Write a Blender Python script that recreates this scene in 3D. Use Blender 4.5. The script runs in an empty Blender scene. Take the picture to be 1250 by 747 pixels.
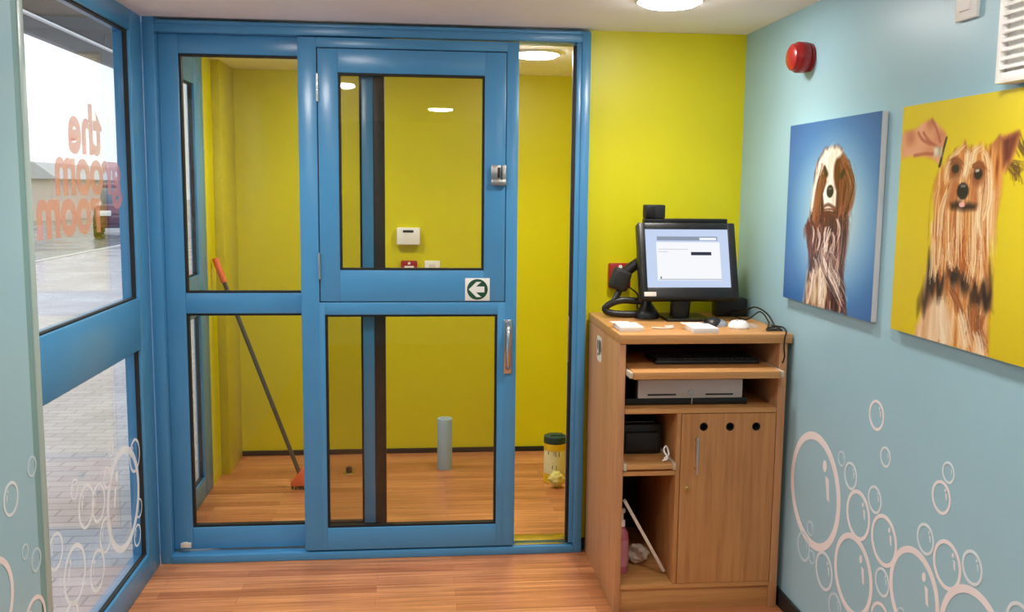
import bpy, bmesh, math, random
import numpy as np
from mathutils import Matrix, Vector
random.seed(7)
scene = bpy.context.scene
COL = scene.collection
PI = math.pi

# ------------------------------------------------------------------ colours / materials
def lin(c):
    c /= 255.0
    return c / 12.92 if c <= 0.04045 else ((c + 0.055) / 1.055) ** 2.4
def rgb(r, g, b):
    return (lin(r), lin(g), lin(b), 1.0)

def new_mat(name):
    m = bpy.data.materials.new(name); m.use_nodes = True
    nt = m.node_tree; nt.nodes.clear()
    out = nt.nodes.new('ShaderNodeOutputMaterial')
    return m, nt, out

def paint(name, col, rough=0.5, metal=0.0, var=0.05, scale=6.0, bump=0.0, bscale=80.0, spec=0.5, coat=0.0):
    """painted / plastic / metal surface with slight procedural mottling"""
    m, nt, out = new_mat(name)
    b = nt.nodes.new('ShaderNodeBsdfPrincipled')
    nt.links.new(b.outputs[0], out.inputs[0])
    tc = nt.nodes.new('ShaderNodeTexCoord')
    n = nt.nodes.new('ShaderNodeTexNoise'); n.inputs['Scale'].default_value = scale; n.inputs['Detail'].default_value = 4
    nt.links.new(tc.outputs['Object'], n.inputs['Vector'])
    r = nt.nodes.new('ShaderNodeValToRGB')
    r.color_ramp.elements[0].position = 0.3; r.color_ramp.elements[1].position = 0.7
    r.color_ramp.elements[0].color = tuple(c * (1 - var) for c in col[:3]) + (1,)
    r.color_ramp.elements[1].color = tuple(min(1, c * (1 + var)) for c in col[:3]) + (1,)
    nt.links.new(n.outputs[0], r.inputs[0]); nt.links.new(r.outputs[0], b.inputs['Base Color'])
    b.inputs['Roughness'].default_value = rough; b.inputs['Metallic'].default_value = metal
    b.inputs['Specular IOR Level'].default_value = spec
    b.inputs['Coat Weight'].default_value = coat; b.inputs['Coat Roughness'].default_value = 0.08
    if bump:
        n2 = nt.nodes.new('ShaderNodeTexNoise'); n2.inputs['Scale'].default_value = bscale; n2.inputs['Detail'].default_value = 3
        nt.links.new(tc.outputs['Object'], n2.inputs['Vector'])
        bp = nt.nodes.new('ShaderNodeBump'); bp.inputs['Strength'].default_value = bump; bp.inputs['Distance'].default_value = 0.002
        nt.links.new(n2.outputs[0], bp.inputs['Height']); nt.links.new(bp.outputs[0], b.inputs['Normal'])
    return m

def wood(name, c1, c2, axis='z', rough=0.45, stretch=14.0):
    m, nt, out = new_mat(name)
    b = nt.nodes.new('ShaderNodeBsdfPrincipled'); nt.links.new(b.outputs[0], out.inputs[0])
    tc = nt.nodes.new('ShaderNodeTexCoord'); mp = nt.nodes.new('ShaderNodeMapping')
    s = {'x': (1.5, stretch * 2, stretch * 2), 'y': (stretch * 2, 1.5, stretch * 2), 'z': (stretch * 2, stretch * 2, 1.5)}[axis]
    mp.inputs['Scale'].default_value = s
    nt.links.new(tc.outputs['Object'], mp.inputs['Vector'])
    n = nt.nodes.new('ShaderNodeTexNoise'); n.inputs['Scale'].default_value = 2.0; n.inputs['Detail'].default_value = 6; n.inputs['Roughness'].default_value = 0.6
    nt.links.new(mp.outputs[0], n.inputs['Vector'])
    r = nt.nodes.new('ShaderNodeValToRGB')
    r.color_ramp.elements[0].position = 0.32; r.color_ramp.elements[1].position = 0.68
    r.color_ramp.elements[0].color = c1; r.color_ramp.elements[1].color = c2
    nt.links.new(n.outputs[0], r.inputs[0]); nt.links.new(r.outputs[0], b.inputs['Base Color'])
    b.inputs['Roughness'].default_value = rough
    return m

def floor_mat():
    m, nt, out = new_mat('laminate_planks')
    b = nt.nodes.new('ShaderNodeBsdfPrincipled'); nt.links.new(b.outputs[0], out.inputs[0])
    tc = nt.nodes.new('ShaderNodeTexCoord')
    br = nt.nodes.new('ShaderNodeTexBrick')
    br.offset = 0.37; br.inputs['Scale'].default_value = 1.0
    br.inputs['Brick Width'].default_value = 0.85; br.inputs['Row Height'].default_value = 0.064
    br.inputs['Mortar Size'].default_value = 0.0006; br.inputs['Mortar Smooth'].default_value = 0.3
    br.inputs['Color1'].default_value = rgb(218, 152, 102); br.inputs['Color2'].default_value = rgb(180, 114, 72)
    br.inputs['Mortar'].default_value = rgb(140, 86, 52)
    nt.links.new(tc.outputs['Object'], br.inputs['Vector'])
    mp = nt.nodes.new('ShaderNodeMapping'); mp.inputs['Scale'].default_value = (1.2, 34, 1)
    nt.links.new(tc.outputs['Object'], mp.inputs['Vector'])
    n = nt.nodes.new('ShaderNodeTexNoise'); n.inputs['Scale'].default_value = 2.2; n.inputs['Detail'].default_value = 6
    nt.links.new(mp.outputs[0], n.inputs['Vector'])
    r = nt.nodes.new('ShaderNodeValToRGB')
    r.color_ramp.elements[0].position = 0.3; r.color_ramp.elements[1].position = 0.72
    r.color_ramp.elements[0].color = (0.62, 0.56, 0.52, 1); r.color_ramp.elements[1].color = (1.16, 1.12, 1.10, 1)
    nt.links.new(n.outputs[0], r.inputs[0])
    mx = nt.nodes.new('ShaderNodeMix'); mx.data_type = 'RGBA'; mx.blend_type = 'MULTIPLY'; mx.inputs[0].default_value = 1
    nt.links.new(br.outputs[0], mx.inputs[6]); nt.links.new(r.outputs[0], mx.inputs[7])
    nt.links.new(mx.outputs[2], b.inputs['Base Color'])
    b.inputs['Roughness'].default_value = 0.34
    return m

def block_mat(name, c1, c2, mortar, w, h, rough, msize=0.006):
    m, nt, out = new_mat(name)
    b = nt.nodes.new('ShaderNodeBsdfPrincipled'); nt.links.new(b.outputs[0], out.inputs[0])
    tc = nt.nodes.new('ShaderNodeTexCoord')
    br = nt.nodes.new('ShaderNodeTexBrick'); br.inputs['Scale'].default_value = 1.0
    br.inputs['Brick Width'].default_value = w; br.inputs['Row Height'].default_value = h
    br.inputs['Mortar Size'].default_value = msize
    br.inputs['Color1'].default_value = c1; br.inputs['Color2'].default_value = c2; br.inputs['Mortar'].default_value = mortar
    nt.links.new(tc.outputs['Object'], br.inputs['Vector']); nt.links.new(br.outputs[0], b.inputs['Base Color'])
    n = nt.nodes.new('ShaderNodeTexNoise'); n.inputs['Scale'].default_value = 0.7; n.inputs['Detail'].default_value = 4
    nt.links.new(tc.outputs['Object'], n.inputs['Vector'])
    mr = nt.nodes.new('ShaderNodeMapRange'); mr.inputs[1].default_value = 0.35; mr.inputs[2].default_value = 0.65
    mr.inputs[3].default_value = rough * 0.5; mr.inputs[4].default_value = rough * 1.4
    nt.links.new(n.outputs[0], mr.inputs[0]); nt.links.new(mr.outputs[0], b.inputs['Roughness'])
    return m

def glass_mat(name, tint, rmax=0.9):
    m, nt, out = new_mat(name)
    tr = nt.nodes.new('ShaderNodeBsdfTransparent'); tr.inputs[0].default_value = tint
    gl = nt.nodes.new('ShaderNodeBsdfGlossy'); gl.inputs['Roughness'].default_value = 0.0
    lw = nt.nodes.new('ShaderNodeLayerWeight'); lw.inputs['Blend'].default_value = 0.5
    pw = nt.nodes.new('ShaderNodeMath'); pw.operation = 'POWER'; pw.inputs[1].default_value = 5.0
    ml = nt.nodes.new('ShaderNodeMath'); ml.operation = 'MULTIPLY_ADD'; ml.inputs[1].default_value = rmax; ml.inputs[2].default_value = 0.035
    mx = nt.nodes.new('ShaderNodeMixShader')
    nt.links.new(lw.outputs['Facing'], pw.inputs[0]); nt.links.new(pw.outputs[0], ml.inputs[0])
    nt.links.new(ml.outputs[0], mx.inputs[0]); nt.links.new(tr.outputs[0], mx.inputs[1]); nt.links.new(gl.outputs[0], mx.inputs[2])
    nt.links.new(mx.outputs[0], out.inputs[0])
    return m

def film_mat(name, col, opacity):
    """thin vinyl / plastic film: partly see-through, lets light glow through"""
    m, nt, out = new_mat(name)
    tr = nt.nodes.new('ShaderNodeBsdfTransparent')
    df = nt.nodes.new('ShaderNodeBsdfDiffuse'); df.inputs[0].default_value = col
    tl = nt.nodes.new('ShaderNodeBsdfTranslucent'); tl.inputs[0].default_value = col
    a = nt.nodes.new('ShaderNodeMixShader'); a.inputs[0].default_value = 0.5
    mx = nt.nodes.new('ShaderNodeMixShader')
    n = nt.nodes.new('ShaderNodeTexNoise'); n.inputs['Scale'].default_value = 8
    mr = nt.nodes.new('ShaderNodeMapRange'); mr.inputs[3].default_value = opacity - 0.06; mr.inputs[4].default_value = opacity + 0.06
    nt.links.new(n.outputs[0], mr.inputs[0]); nt.links.new(mr.outputs[0], mx.inputs[0])
    nt.links.new(df.outputs[0], a.inputs[1]); nt.links.new(tl.outputs[0], a.inputs[2])
    nt.links.new(tr.outputs[0], mx.inputs[1]); nt.links.new(a.outputs[0], mx.inputs[2])
    nt.links.new(mx.outputs[0], out.inputs[0])
    return m

def emit(name, col, strength):
    m, nt, out = new_mat(name)
    e = nt.nodes.new('ShaderNodeEmission'); e.inputs[0].default_value = col; e.inputs[1].default_value = strength
    nt.links.new(e.outputs[0], out.inputs[0])
    return m

def vcol_mat(name, rough=0.45):
    m, nt, out = new_mat(name)
    b = nt.nodes.new('ShaderNodeBsdfPrincipled'); nt.links.new(b.outputs[0], out.inputs[0])
    a = nt.nodes.new('ShaderNodeVertexColor'); a.layer_name = 'print'
    nt.links.new(a.outputs[0], b.inputs['Base Color']); b.inputs['Roughness'].default_value = rough
    return m

M = dict(
    blue=paint('blue_frame_paint', rgb(74, 142, 190), 0.28, var=0.03),
    lime=paint('lime_wall_paint', rgb(218, 209, 5), 0.42, var=0.02, scale=2, bump=0.15),
    limedark=paint('lime_trim_paint', rgb(200, 188, 20), 0.4, var=0.02),
    pale=paint('pale_blue_wall_paint', rgb(156, 195, 208), 0.38, var=0.02, scale=2, bump=0.12),
    sage=paint('grey_green_trim_paint', rgb(120, 160, 160), 0.4, var=0.03),
    sagelight=paint('pale_trim_paint', rgb(168, 190, 186), 0.35, var=0.03),
    ceiling=paint('ceiling_paint', rgb(250, 248, 248), 0.7, var=0.02, bump=0.2, bscale=40),
    black=paint('black_plastic', rgb(22, 21, 21), 0.38, var=0.1),
    softblack=paint('matt_black', rgb(27, 26, 25), 0.6, var=0.1),
    rubber=paint('black_rubber', rgb(18, 17, 17), 0.65, var=0.1),
    brush=paint('brown_black_seal', rgb(44, 34, 28), 0.5, var=0.12),
    floor=floor_mat(),
    oak=wood('oak_upright', rgb(174, 118, 68), rgb(200, 146, 90), 'z'),
    oakside=wood('oak_side', rgb(184, 130, 88), rgb(204, 152, 106), 'z'),
    oakx=wood('oak_across', rgb(186, 130, 74), rgb(210, 156, 96), 'x'),
    steel=paint('brushed_steel', rgb(190, 190, 188), 0.32, 1.0, var=0.06, scale=30),
    chrome=paint('satin_chrome', rgb(205, 205, 205), 0.2, 1.0, var=0.03),
    drawer=paint('silver_drawer_front', rgb(212, 208, 204), 0.42, 0.0, var=0.05),
    brass=paint('brass_strip', rgb(214, 190, 120), 0.3, 1.0, var=0.05),
    white=paint('white_plastic', rgb(244, 242, 238), 0.42, var=0.02),
    cream=paint('cream_plastic', rgb(226, 214, 200), 0.5, var=0.03),
    paper=paint('white_card', rgb(236, 232, 226), 0.7, var=0.02),
    red=paint('red_plastic', rgb(158, 26, 26), 0.33, var=0.06),
    redlens=paint('bright_red_lens', rgb(168, 30, 28), 0.3, var=0.05, coat=0.2),
    orange=paint('orange_plastic', rgb(238, 112, 58), 0.42, var=0.06),
    pole=paint('dark_grey_pole', rgb(84, 76, 66), 0.4, 0.3, var=0.06),
    bristle=paint('dark_bristles', rgb(60, 44, 40), 0.8, var=0.2, scale=60),
    rollblue=paint('blue_paper', rgb(158, 188, 208), 0.85, var=0.05, bump=0.4),
    card=paint('brown_card', rgb(120, 96, 72), 0.8),
    tublabel=paint('pale_tub_label', rgb(232, 224, 176), 0.45, var=0.08, scale=25),
    tub=paint('yellow_tub', rgb(232, 200, 76), 0.45, var=0.12, scale=25),
    yellow=paint('bright_yellow_plastic', rgb(228, 190, 30), 0.4, var=0.05),
    teal=paint('dark_teal_lid', rgb(26, 62, 58), 0.4, var=0.08),
    wipe=paint('pale_yellow_cloth', rgb(226, 214, 130), 0.85, var=0.1, scale=20),
    pink=paint('pink_liquid_bottle', rgb(190, 104, 120), 0.25, var=0.05),
    pinklabel=paint('mauve_label', rgb(196, 128, 140), 0.5, var=0.08),
    tissue=paint('tissue', rgb(224, 208, 190), 0.9, var=0.08),
    green=paint('sign_green', rgb(16, 74, 50), 0.45, var=0.03),
    signwhite=paint('sign_white', rgb(232, 232, 226), 0.4, var=0.01),
    runner=paint('drawer_runner', rgb(196, 180, 156), 0.45),
    decal=paint('pinkish_white_vinyl', rgb(240, 230, 230), 0.45, var=0.02),
    decalfaint=paint('faint_white_vinyl', rgb(222, 230, 234), 0.45, var=0.02),
    decalthin=paint('very_faint_white_vinyl', rgb(200, 219, 227), 0.45, var=0.02),
    windecal=film_mat('frosted_window_vinyl', rgb(240, 236, 232), 0.5),
    letters=film_mat('orange_red_window_vinyl', rgb(255, 168, 150), 0.45),
    glass=glass_mat('clear_glass', (0.95, 0.965, 0.965, 1)),
    doorglass=glass_mat('tinted_door_glass', (0.90, 0.895, 0.87, 1)),
    lamp=emit('lamp_diffuser', (1.0, 0.965, 0.92, 1), 62.0),
    screen=emit('monitor_backlight', rgb(190, 205, 232), 0.95),
    screenwin=emit('monitor_window', rgb(236, 238, 242), 0.95),
    screenbar=emit('monitor_grey_bar', rgb(150, 160, 180), 0.8),
    screendark=emit('monitor_dark_field', rgb(58, 62, 78), 0.8),
    canvasedge=paint('canvas_edge', rgb(214, 216, 216), 0.6, var=0.03),
    print=vcol_mat('printed_canvas', 0.4),
    mousesilver=paint('silver_mouse', rgb(170, 170, 176), 0.3, 0.4),
    clear=film_mat('clear_plastic_bag', rgb(220, 220, 220), 0.35),
    paving=block_mat('wet_block_paving', rgb(192, 186, 190), rgb(172, 166, 172), rgb(146, 142, 148), 0.2, 0.1, 0.35),
    road=block_mat('wet_asphalt', rgb(120, 122, 126), rgb(112, 114, 118), rgb(110, 112, 116), 6, 6, 0.22, 0.0),
    kerb=paint('pale_kerb_stone', rgb(205, 205, 205), 0.6, var=0.06),
    brick=block_mat('far_brick', rgb(222, 200, 196), rgb(216, 192, 188), rgb(216, 202, 198), 0.44, 0.15, 0.8),  # washed-out haze mixed into the brick colours
    roofgrey=paint('far_roof', rgb(186, 190, 198), 0.6),  # paler grey, haze included in the colour
    soffit=paint('canopy_boards', rgb(104, 98, 88), 0.6, var=0.08),
    fascia=paint('canopy_fascia', rgb(146, 138, 136), 0.6, var=0.08),
    carred=paint('dark_red_car_paint', rgb(112, 34, 44), 0.25, var=0.03, coat=0.5),
    carglass=paint('car_glass', rgb(58, 66, 90), 0.1, var=0.02),
    tyre=paint('tyre', rgb(26, 26, 28), 0.8),
)

# ------------------------------------------------------------------ mesh helpers
def BM(): return bmesh.new()

def box(bm, x0, x1, y0, y1, z0, z1, bev=0.0, seg=2):
    r = bmesh.ops.create_cube(bm, size=1.0)
    vs = r['verts']
    for v in vs:
        v.co = Vector(((x0 + x1) / 2 + v.co.x * (x1 - x0), (y0 + y1) / 2 + v.co.y * (y1 - y0), (z0 + z1) / 2 + v.co.z * (z1 - z0)))
    if bev > 0:
        es = list({e for v in vs for e in v.link_edges})
        r2 = bmesh.ops.bevel(bm, geom=es, offset=bev, segments=seg, profile=0.5, affect='EDGES', clamp_overlap=True)
        vs = list({v for f in r2['faces'] for v in f.verts} | {v for v in vs if v.is_valid})
    return vs

def move(vs, mat):
    for v in vs:
        if v.is_valid: v.co = mat @ v.co

def rot_about(c, axis, deg):
    c = Vector(c)
    return Matrix.Translation(c) @ Matrix.Rotation(math.radians(deg), 4, axis) @ Matrix.Translation(-c)

def lathe(bm, prof, c=(0, 0, 0), axis='z', seg=28):
    """prof: list of (radius, height along axis); closed with caps where radius is 0"""
    rings = []
    for r, h in prof:
        ring = []
        if r <= 1e-6:
            pts = [(0, 0, h)]
        else:
            pts = [(r * math.cos(2 * PI * k / seg), r * math.sin(2 * PI * k / seg), h) for k in range(seg)]
        for p in pts:
            if axis == 'x': q = (p[2], p[0], p[1])
            elif axis == '-x': q = (-p[2], p[0], p[1])
            elif axis == 'y': q = (p[1], p[2], p[0])
            elif axis == '-y': q = (p[0], -p[2], p[1])
            else: q = p
            ring.append(bm.verts.new((q[0] + c[0], q[1] + c[1], q[2] + c[2])))
        rings.append(ring)
    for a, b in zip(rings, rings[1:]):
        if len(a) == 1 and len(b) == 1: continue
        for k in range(seg):
            k2 = (k + 1) % seg
            if len(a) == 1: bm.faces.new((a[0], b[k], b[k2]))
            elif len(b) == 1: bm.faces.new((a[k], b[0], a[k2]))
            else: bm.faces.new((a[k], b[k], b[k2], a[k2]))
    for ring, flip in ((rings[0], True), (rings[-1], False)):
        if len(ring) > 2:
            bm.faces.new(ring[::-1] if flip else ring)
    return [v for r in rings for v in r]

def smooth_path(pts, n=8):
    pts = [Vector(p) for p in pts]
    if len(pts) < 3: return pts
    out = []
    for i in range(len(pts) - 1):
        p0 = pts[max(i - 1, 0)]; p1 = pts[i]; p2 = pts[i + 1]; p3 = pts[min(i + 2, len(pts) - 1)]
        for k in range(n):
            t = k / n
            out.append(0.5 * ((2 * p1) + (p2 - p0) * t + (2 * p0 - 5 * p1 + 4 * p2 - p3) * t * t + (3 * p1 - p0 - 3 * p2 + p3) * t ** 3))
    out.append(pts[-1])
    return out

def tube(bm, pts, r, seg=8, smooth=True, r2=None):
    pts = smooth_path(pts) if smooth else [Vector(p) for p in pts]
    n = len(pts); rings = []
    ref = Vector((0, 0, 1)); prev = None
    for i, p in enumerate(pts):
        t = (pts[min(i + 1, n - 1)] - pts[max(i - 1, 0)]).normalized()
        if prev is None:
            a = t.cross(ref)
            if a.length < 0.05: a = t.cross(Vector((1, 0, 0)))
        else:
            a = prev - t * prev.dot(t)
            if a.length < 1e-4: a = t.cross(ref)
        a.normalize(); prev = a; b = t.cross(a)
        rr = r if r2 is None else r + (r2 - r) * i / (n - 1)
        rings.append([bm.verts.new(p + a * rr * math.cos(2 * PI * k / seg) + b * rr * math.sin(2 * PI * k / seg)) for k in range(seg)])
    for A, B in zip(rings, rings[1:]):
        for k in range(seg): bm.faces.new((A[k], A[(k + 1) % seg], B[(k + 1) % seg], B[k]))
    bm.faces.new(rings[0][::-1]); bm.faces.new(rings[-1])

def prism(bm, pts, plane, a, b):
    """closed polygon extruded between a and b; plane 'xz' (depth y), 'yz' (depth x), 'xy' (depth z)"""
    def P(u, v, d):
        return {'xz': (u, d, v), 'yz': (d, u, v), 'xy': (u, v, d)}[plane]
    A = [bm.verts.new(P(u, v, a)) for u, v in pts]; B = [bm.verts.new(P(u, v, b)) for u, v in pts]
    n = len(pts)
    for k in range(n): bm.faces.new((A[k], A[(k + 1) % n], B[(k + 1) % n], B[k]))
    fs = [bm.faces.new(A[::-1]), bm.faces.new(B)]
    bmesh.ops.triangulate(bm, faces=fs, ngon_method='EAR_CLIP')
    return A + B

def annulus(bm, cu, cv, r0, r1, plane, a, b, seg=44):
    def P(u, v, d):
        return {'xz': (u, d, v), 'yz': (d, u, v), 'xy': (u, v, d)}[plane]
    L = []
    for k in range(seg):
        c, s = math.cos(2 * PI * k / seg), math.sin(2 * PI * k / seg)
        L.append([bm.verts.new(P(cu + r * c, cv + r * s, d)) for r, d in ((r1, a), (r1, b), (r0, b), (r0, a))])
    for k in range(seg):
        A, B = L[k], L[(k + 1) % seg]
        for j in range(4): bm.faces.new((A[j], B[j], B[(j + 1) % 4], A[(j + 1) % 4]))

def holed_plate(bm, x0, x1, z0, z1, holes, y0, y1, seg=20):
    """flat door leaf with round holes right through it"""
    es = []
    def loop(pts):
        vs = [bm.verts.new((x, y0, z)) for x, z in pts]
        for k in range(len(vs)): es.append(bm.edges.new((vs[k], vs[(k + 1) % len(vs)])))
    loop([(x0, z0), (x1, z0), (x1, z1), (x0, z1)])
    for hx, hz, r in holes:
        loop([(hx + r * math.cos(2 * PI * k / seg), hz + r * math.sin(2 * PI * k / seg)) for k in range(seg)])
    g = bmesh.ops.triangle_fill(bm, use_beauty=True, use_dissolve=False, edges=es)
    fs = [f for f in g['geom'] if isinstance(f, bmesh.types.BMFace)]
    ex = bmesh.ops.extrude_face_region(bm, geom=fs)
    for v in [v for v in ex['geom'] if isinstance(v, bmesh.types.BMVert)]: v.co.y += y1 - y0

def wloc(o):
    v = Vector((0, 0, 0))
    while o is not None:
        v += o.location; o = o.parent
    return v

def obj(name, bm, mat, parent=None, angle=35):
    """ONE mesh object built in world coordinates; origin at its base (top level) or its parent's frame"""
    bmesh.ops.recalc_face_normals(bm, faces=bm.faces)
    cs = [v.co for v in bm.verts]
    lo = Vector((min(c.x for c in cs), min(c.y for c in cs), min(c.z for c in cs)))
    hi = Vector((max(c.x for c in cs), max(c.y for c in cs), max(c.z for c in cs)))
    org = Vector(((lo.x + hi.x) / 2, (lo.y + hi.y) / 2, lo.z))
    for v in bm.verts: v.co -= org
    me = bpy.data.meshes.new(name); bm.to_mesh(me); bm.free()
    me.polygons.foreach_set('use_smooth', [True] * len(me.polygons))
    me.set_sharp_from_angle(angle=math.radians(angle))
    me.materials.append(mat)
    o = bpy.data.objects.new(name, me); COL.objects.link(o)
    if parent is not None:
        o.parent = parent; o.location = org - wloc(parent)
    else:
        o.location = org
    return o

def bx(name, mat, parent, *b, bev=0.002):
    m = BM(); box(m, *b, bev=bev); return obj(name, m, mat, parent)

def tag(o, label, cat, group=None, kind=None):
    o['label'] = label; o['category'] = cat
    if group: o['group'] = group
    if kind: o['kind'] = kind
    return o

def thing(name, label, cat, loc, group=None, kind=None):
    o = bpy.data.objects.new(name, None); o.empty_display_size = 0.05
    COL.objects.link(o); o.location = loc
    return tag(o, label, cat, group, kind)

def dup(root, loc, label):
    r = root.copy(); COL.objects.link(r); r.location = loc; r['label'] = label
    for ch in list(root.children):
        c = ch.copy(); COL.objects.link(c); c.parent = r
        for g in ch.children:
            d = g.copy(); COL.objects.link(d); d.parent = c
    return r

# ================================================================== SETTING
XL, XR, ZC = -1.088, 1.41, 2.27
YF = 3.992            # front of the glazed partition
YW = 4.04             # lime wall beside the partition
YB = 5.65             # back wall of the lobby
YR = -1.7             # wall behind the viewer

def struct(name, mat, *b, label, cat, bev=0.0):
    m = BM(); box(m, *b, bev=bev)
    return tag(obj(name, m, mat), label, cat, kind='structure')

struct('floor', M['floor'], XL - 0.12, XR + 0.1, YR - 0.1, YB + 0.1, -0.1, 0.0, label='orange-brown wood plank floor of the room and lobby', cat='floor')
struct('ceiling', M['ceiling'], XL - 0.12, XR + 0.1, YR - 0.1, YB + 0.1, ZC, ZC + 0.1, label='plain off-white ceiling with round lamps', cat='ceiling')
struct('wall_right', M['pale'], XR, XR + 0.1, YR, YW, 0, ZC, label='pale blue right wall with bubble drawings', cat='wall')
struct('wall_left', M['pale'], XL - 0.12, -1.05, YR, 2.65, 0, ZC, label='pale blue wall at the left edge before the window', cat='wall')
struct('wall_partition', M['lime'], 0.727, XR + 0.1, YW, YW + 0.09, 0, ZC, label='lime yellow wall between blue glazed screen and right wall', cat='wall')
struct('wall_back', M['lime'], XL - 0.12, XR + 0.1, YB, YB + 0.1, 0, ZC, label='lime yellow back wall of the lobby behind glass', cat='wall')
struct('wall_rear', M['pale'], XL - 0.12, XR + 0.1, YR - 0.1, YR, 0, ZC, label='pale blue wall behind the viewer', cat='wall')
struct('wall_lobby_right', M['lime'], XR, XR + 0.1, YW + 0.09, YB, 0, ZC, label='lime yellow right wall of the lobby', cat='wall')
struct('wall_lobby_left', M['lime'], XL - 0.045, XL, 5.062, YB, 0, ZC, label='lime yellow strip of wall beside the lobby window', cat='wall')
struct('trim_1', M['sage'], XL - 0.12, -1.054, 2.65, 2.695, 0, ZC, label='grey-green recessed strip on the left wall edge', cat='trim')
struct('trim_2', M['sagelight'], XL - 0.12, -1.05, 2.695, 2.735, 0, ZC, label='pale corner strip ending the left wall at the window', cat='trim', bev=0.006)
struct('trim_3', M['limedark'], XL, -1.04, 5.27, YB, 0, ZC, label='lime yellow boxed column in the far left lobby corner', cat='column', bev=0.003)
struct('baseboard_right', M['softblack'], XR - 0.012, XR, YR, YW, 0, 0.066, label='black skirting along the pale blue right wall', cat='baseboard', bev=0.002)
struct('baseboard_partition', M['softblack'], 0.727, XR - 0.012, YW - 0.012, YW, 0, 0.05, label='black skirting under the lime wall behind the cabinet', cat='baseboard', bev=0.002)
struct('baseboard_back', M['softblack'], -1.04, XR, YB - 0.012, YB, 0, 0.03, label='black skirting along the lobby back wall', cat='baseboard', bev=0.002)

# ---------------- window_1 (left, to the street) and window_2 (lobby)
def frame_rect(bm, y0, y1, z0, z1, t, xa, xb):
    box(bm, xa, xb, y0, y0 + t, z0, z1); box(bm, xa, xb, y1 - t, y1, z0, z1)
    box(bm, xa, xb, y0 + t, y1 - t, z0, z0 + t); box(bm, xa, xb, y0 + t, y1 - t, z1 - t, z1)

def street_window(name, label, y0, ga, gb, y1, ztop, dep):
    w = thing(name, label, 'window', (XL - 0.04, (y0 + y1) / 2, 0), kind='structure')
    xo, xi = XL - dep, XL
    m = BM()
    box(m, xo, xi, y0, ga, 0, ZC, bev=0.004); box(m, xo, xi, gb, y1, 0, ZC, bev=0.004)
    box(m, xo, xi, ga - 0.002, gb + 0.002, ztop, ZC, bev=0.004)
    box(m, xo, xi, ga - 0.002, gb + 0.002, 0, 0.108, bev=0.004)
    obj('window_frame', m, M['blue'], w)
    bx('glazing_bar', M['blue'], w, xo, xi, ga - 0.002, gb + 0.002, 0.957, 1.16, bev=0.004)
    for z0, z1 in ((0.108, 0.957), (1.16, ztop)):
        g = BM(); frame_rect(g, ga - 0.001, gb + 0.001, z0 - 0.001, z1 + 0.001, 0.007, XL - 0.028, XL - 0.012)
        obj('gasket', g, M['rubber'], w)
        bx('pane', M['glass'], w, XL - 0.026, XL - 0.020, ga + 0.003, gb - 0.003, z0 + 0.003, z1 - 0.003, bev=0)
    return w
street_window('window_1', 'blue framed street window on the left with orange lettering', 2.735, 2.80, 3.832, YF - 0.002, 2.19, 0.066)
street_window('window_2', 'blue framed lobby window beyond the glass screen', YF + 0.122, 4.22, 4.875, 5.06, 2.10, 0.036)

# ---------------- glazed partition: outer frame, fixed panel, sliding door
t = thing('trim_4', 'blue outer frame of the glazed screen with floor track', 'door frame', ((XL + 0.726) / 2, YF + 0.05, 0), kind='structure')
m = BM(); box(m, XL, -1.04, YF, YF + 0.12, 0, ZC, bev=0.004); obj('jamb', m, M['blue'], t)
m = BM(); box(m, 0.689, 0.727, YF, YF + 0.12, 0, ZC - 0.012, bev=0.004); box(m, 0.668, 0.691, YF + 0.006, YF + 0.12, 0.044, 2.212, bev=0.003); obj('jamb', m, M['blue'], t)
m = BM(); box(m, -1.042, 0.69, YF, YF + 0.12, 2.212, ZC - 0.012, bev=0.004); box(m, -1.042, 0.69, YF - 0.006, YF + 0.02, 2.244, ZC - 0.012, bev=0.003); obj('header', m, M['blue'], t)
m = BM(); box(m, -1.042, 0.69, YF - 0.004, YF + 0.12, 0.0, 0.036, bev=0.004); obj('floor_track', m, M['blue'], t)
bx('threshold_strip', M['brass'], t, 0.43, 0.668, YF + 0.045, YF + 0.119, 0.036, 0.046, bev=0.001)
bx('sill_strip', M['chrome'], t, 0.43, 0.655, YF + 0.008, YF + 0.03, 0.036, 0.041, bev=0.001)
m = BM(); box(m, 0.655, 0.669, YF + 0.008, YF + 0.03, 0.044, 2.20, bev=0.002); obj('brush_seal', m, M['rubber'], t)
bx('keeper_plate', M['steel'], t, 0.652, 0.656, YF + 0.009, YF + 0.028, 0.86, 1.06, bev=0.001)

def leaf_bars(bm, x0, x1, z0, z1, gx0, gx1, holes, y0, y1, bev=0.004):
    """frame of a leaf: two stiles and the rails between the glazed openings holes=[(z0,z1),...] bottom to top"""
    box(bm, x0, gx0, y0, y1, z0, z1, bev=bev); box(bm, gx1, x1, y0, y1, z0, z1, bev=bev)
    zs = [z0] + [z for h in holes for z in h] + [z1]
    for a, b in zip(zs[::2], zs[1::2]): box(bm, gx0 - 0.001, gx1 + 0.001, y0, y1, a, b, bev=bev)
def xz_gasket(name, parent, x0, x1, z0, z1, ya, yb, t=0.009):
    g = BM()
    box(g, x0 - 0.001, x0 + t, ya, yb, z0, z1); box(g, x1 - t, x1 + 0.001, ya, yb, z0, z1)
    box(g, x0 + t, x1 - t, ya, yb, z0 - 0.001, z0 + t); box(g, x0 + t, x1 - t, ya, yb, z1 - t, z1 + 0.001)
    return obj(name, g, M['rubber'], parent)

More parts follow.
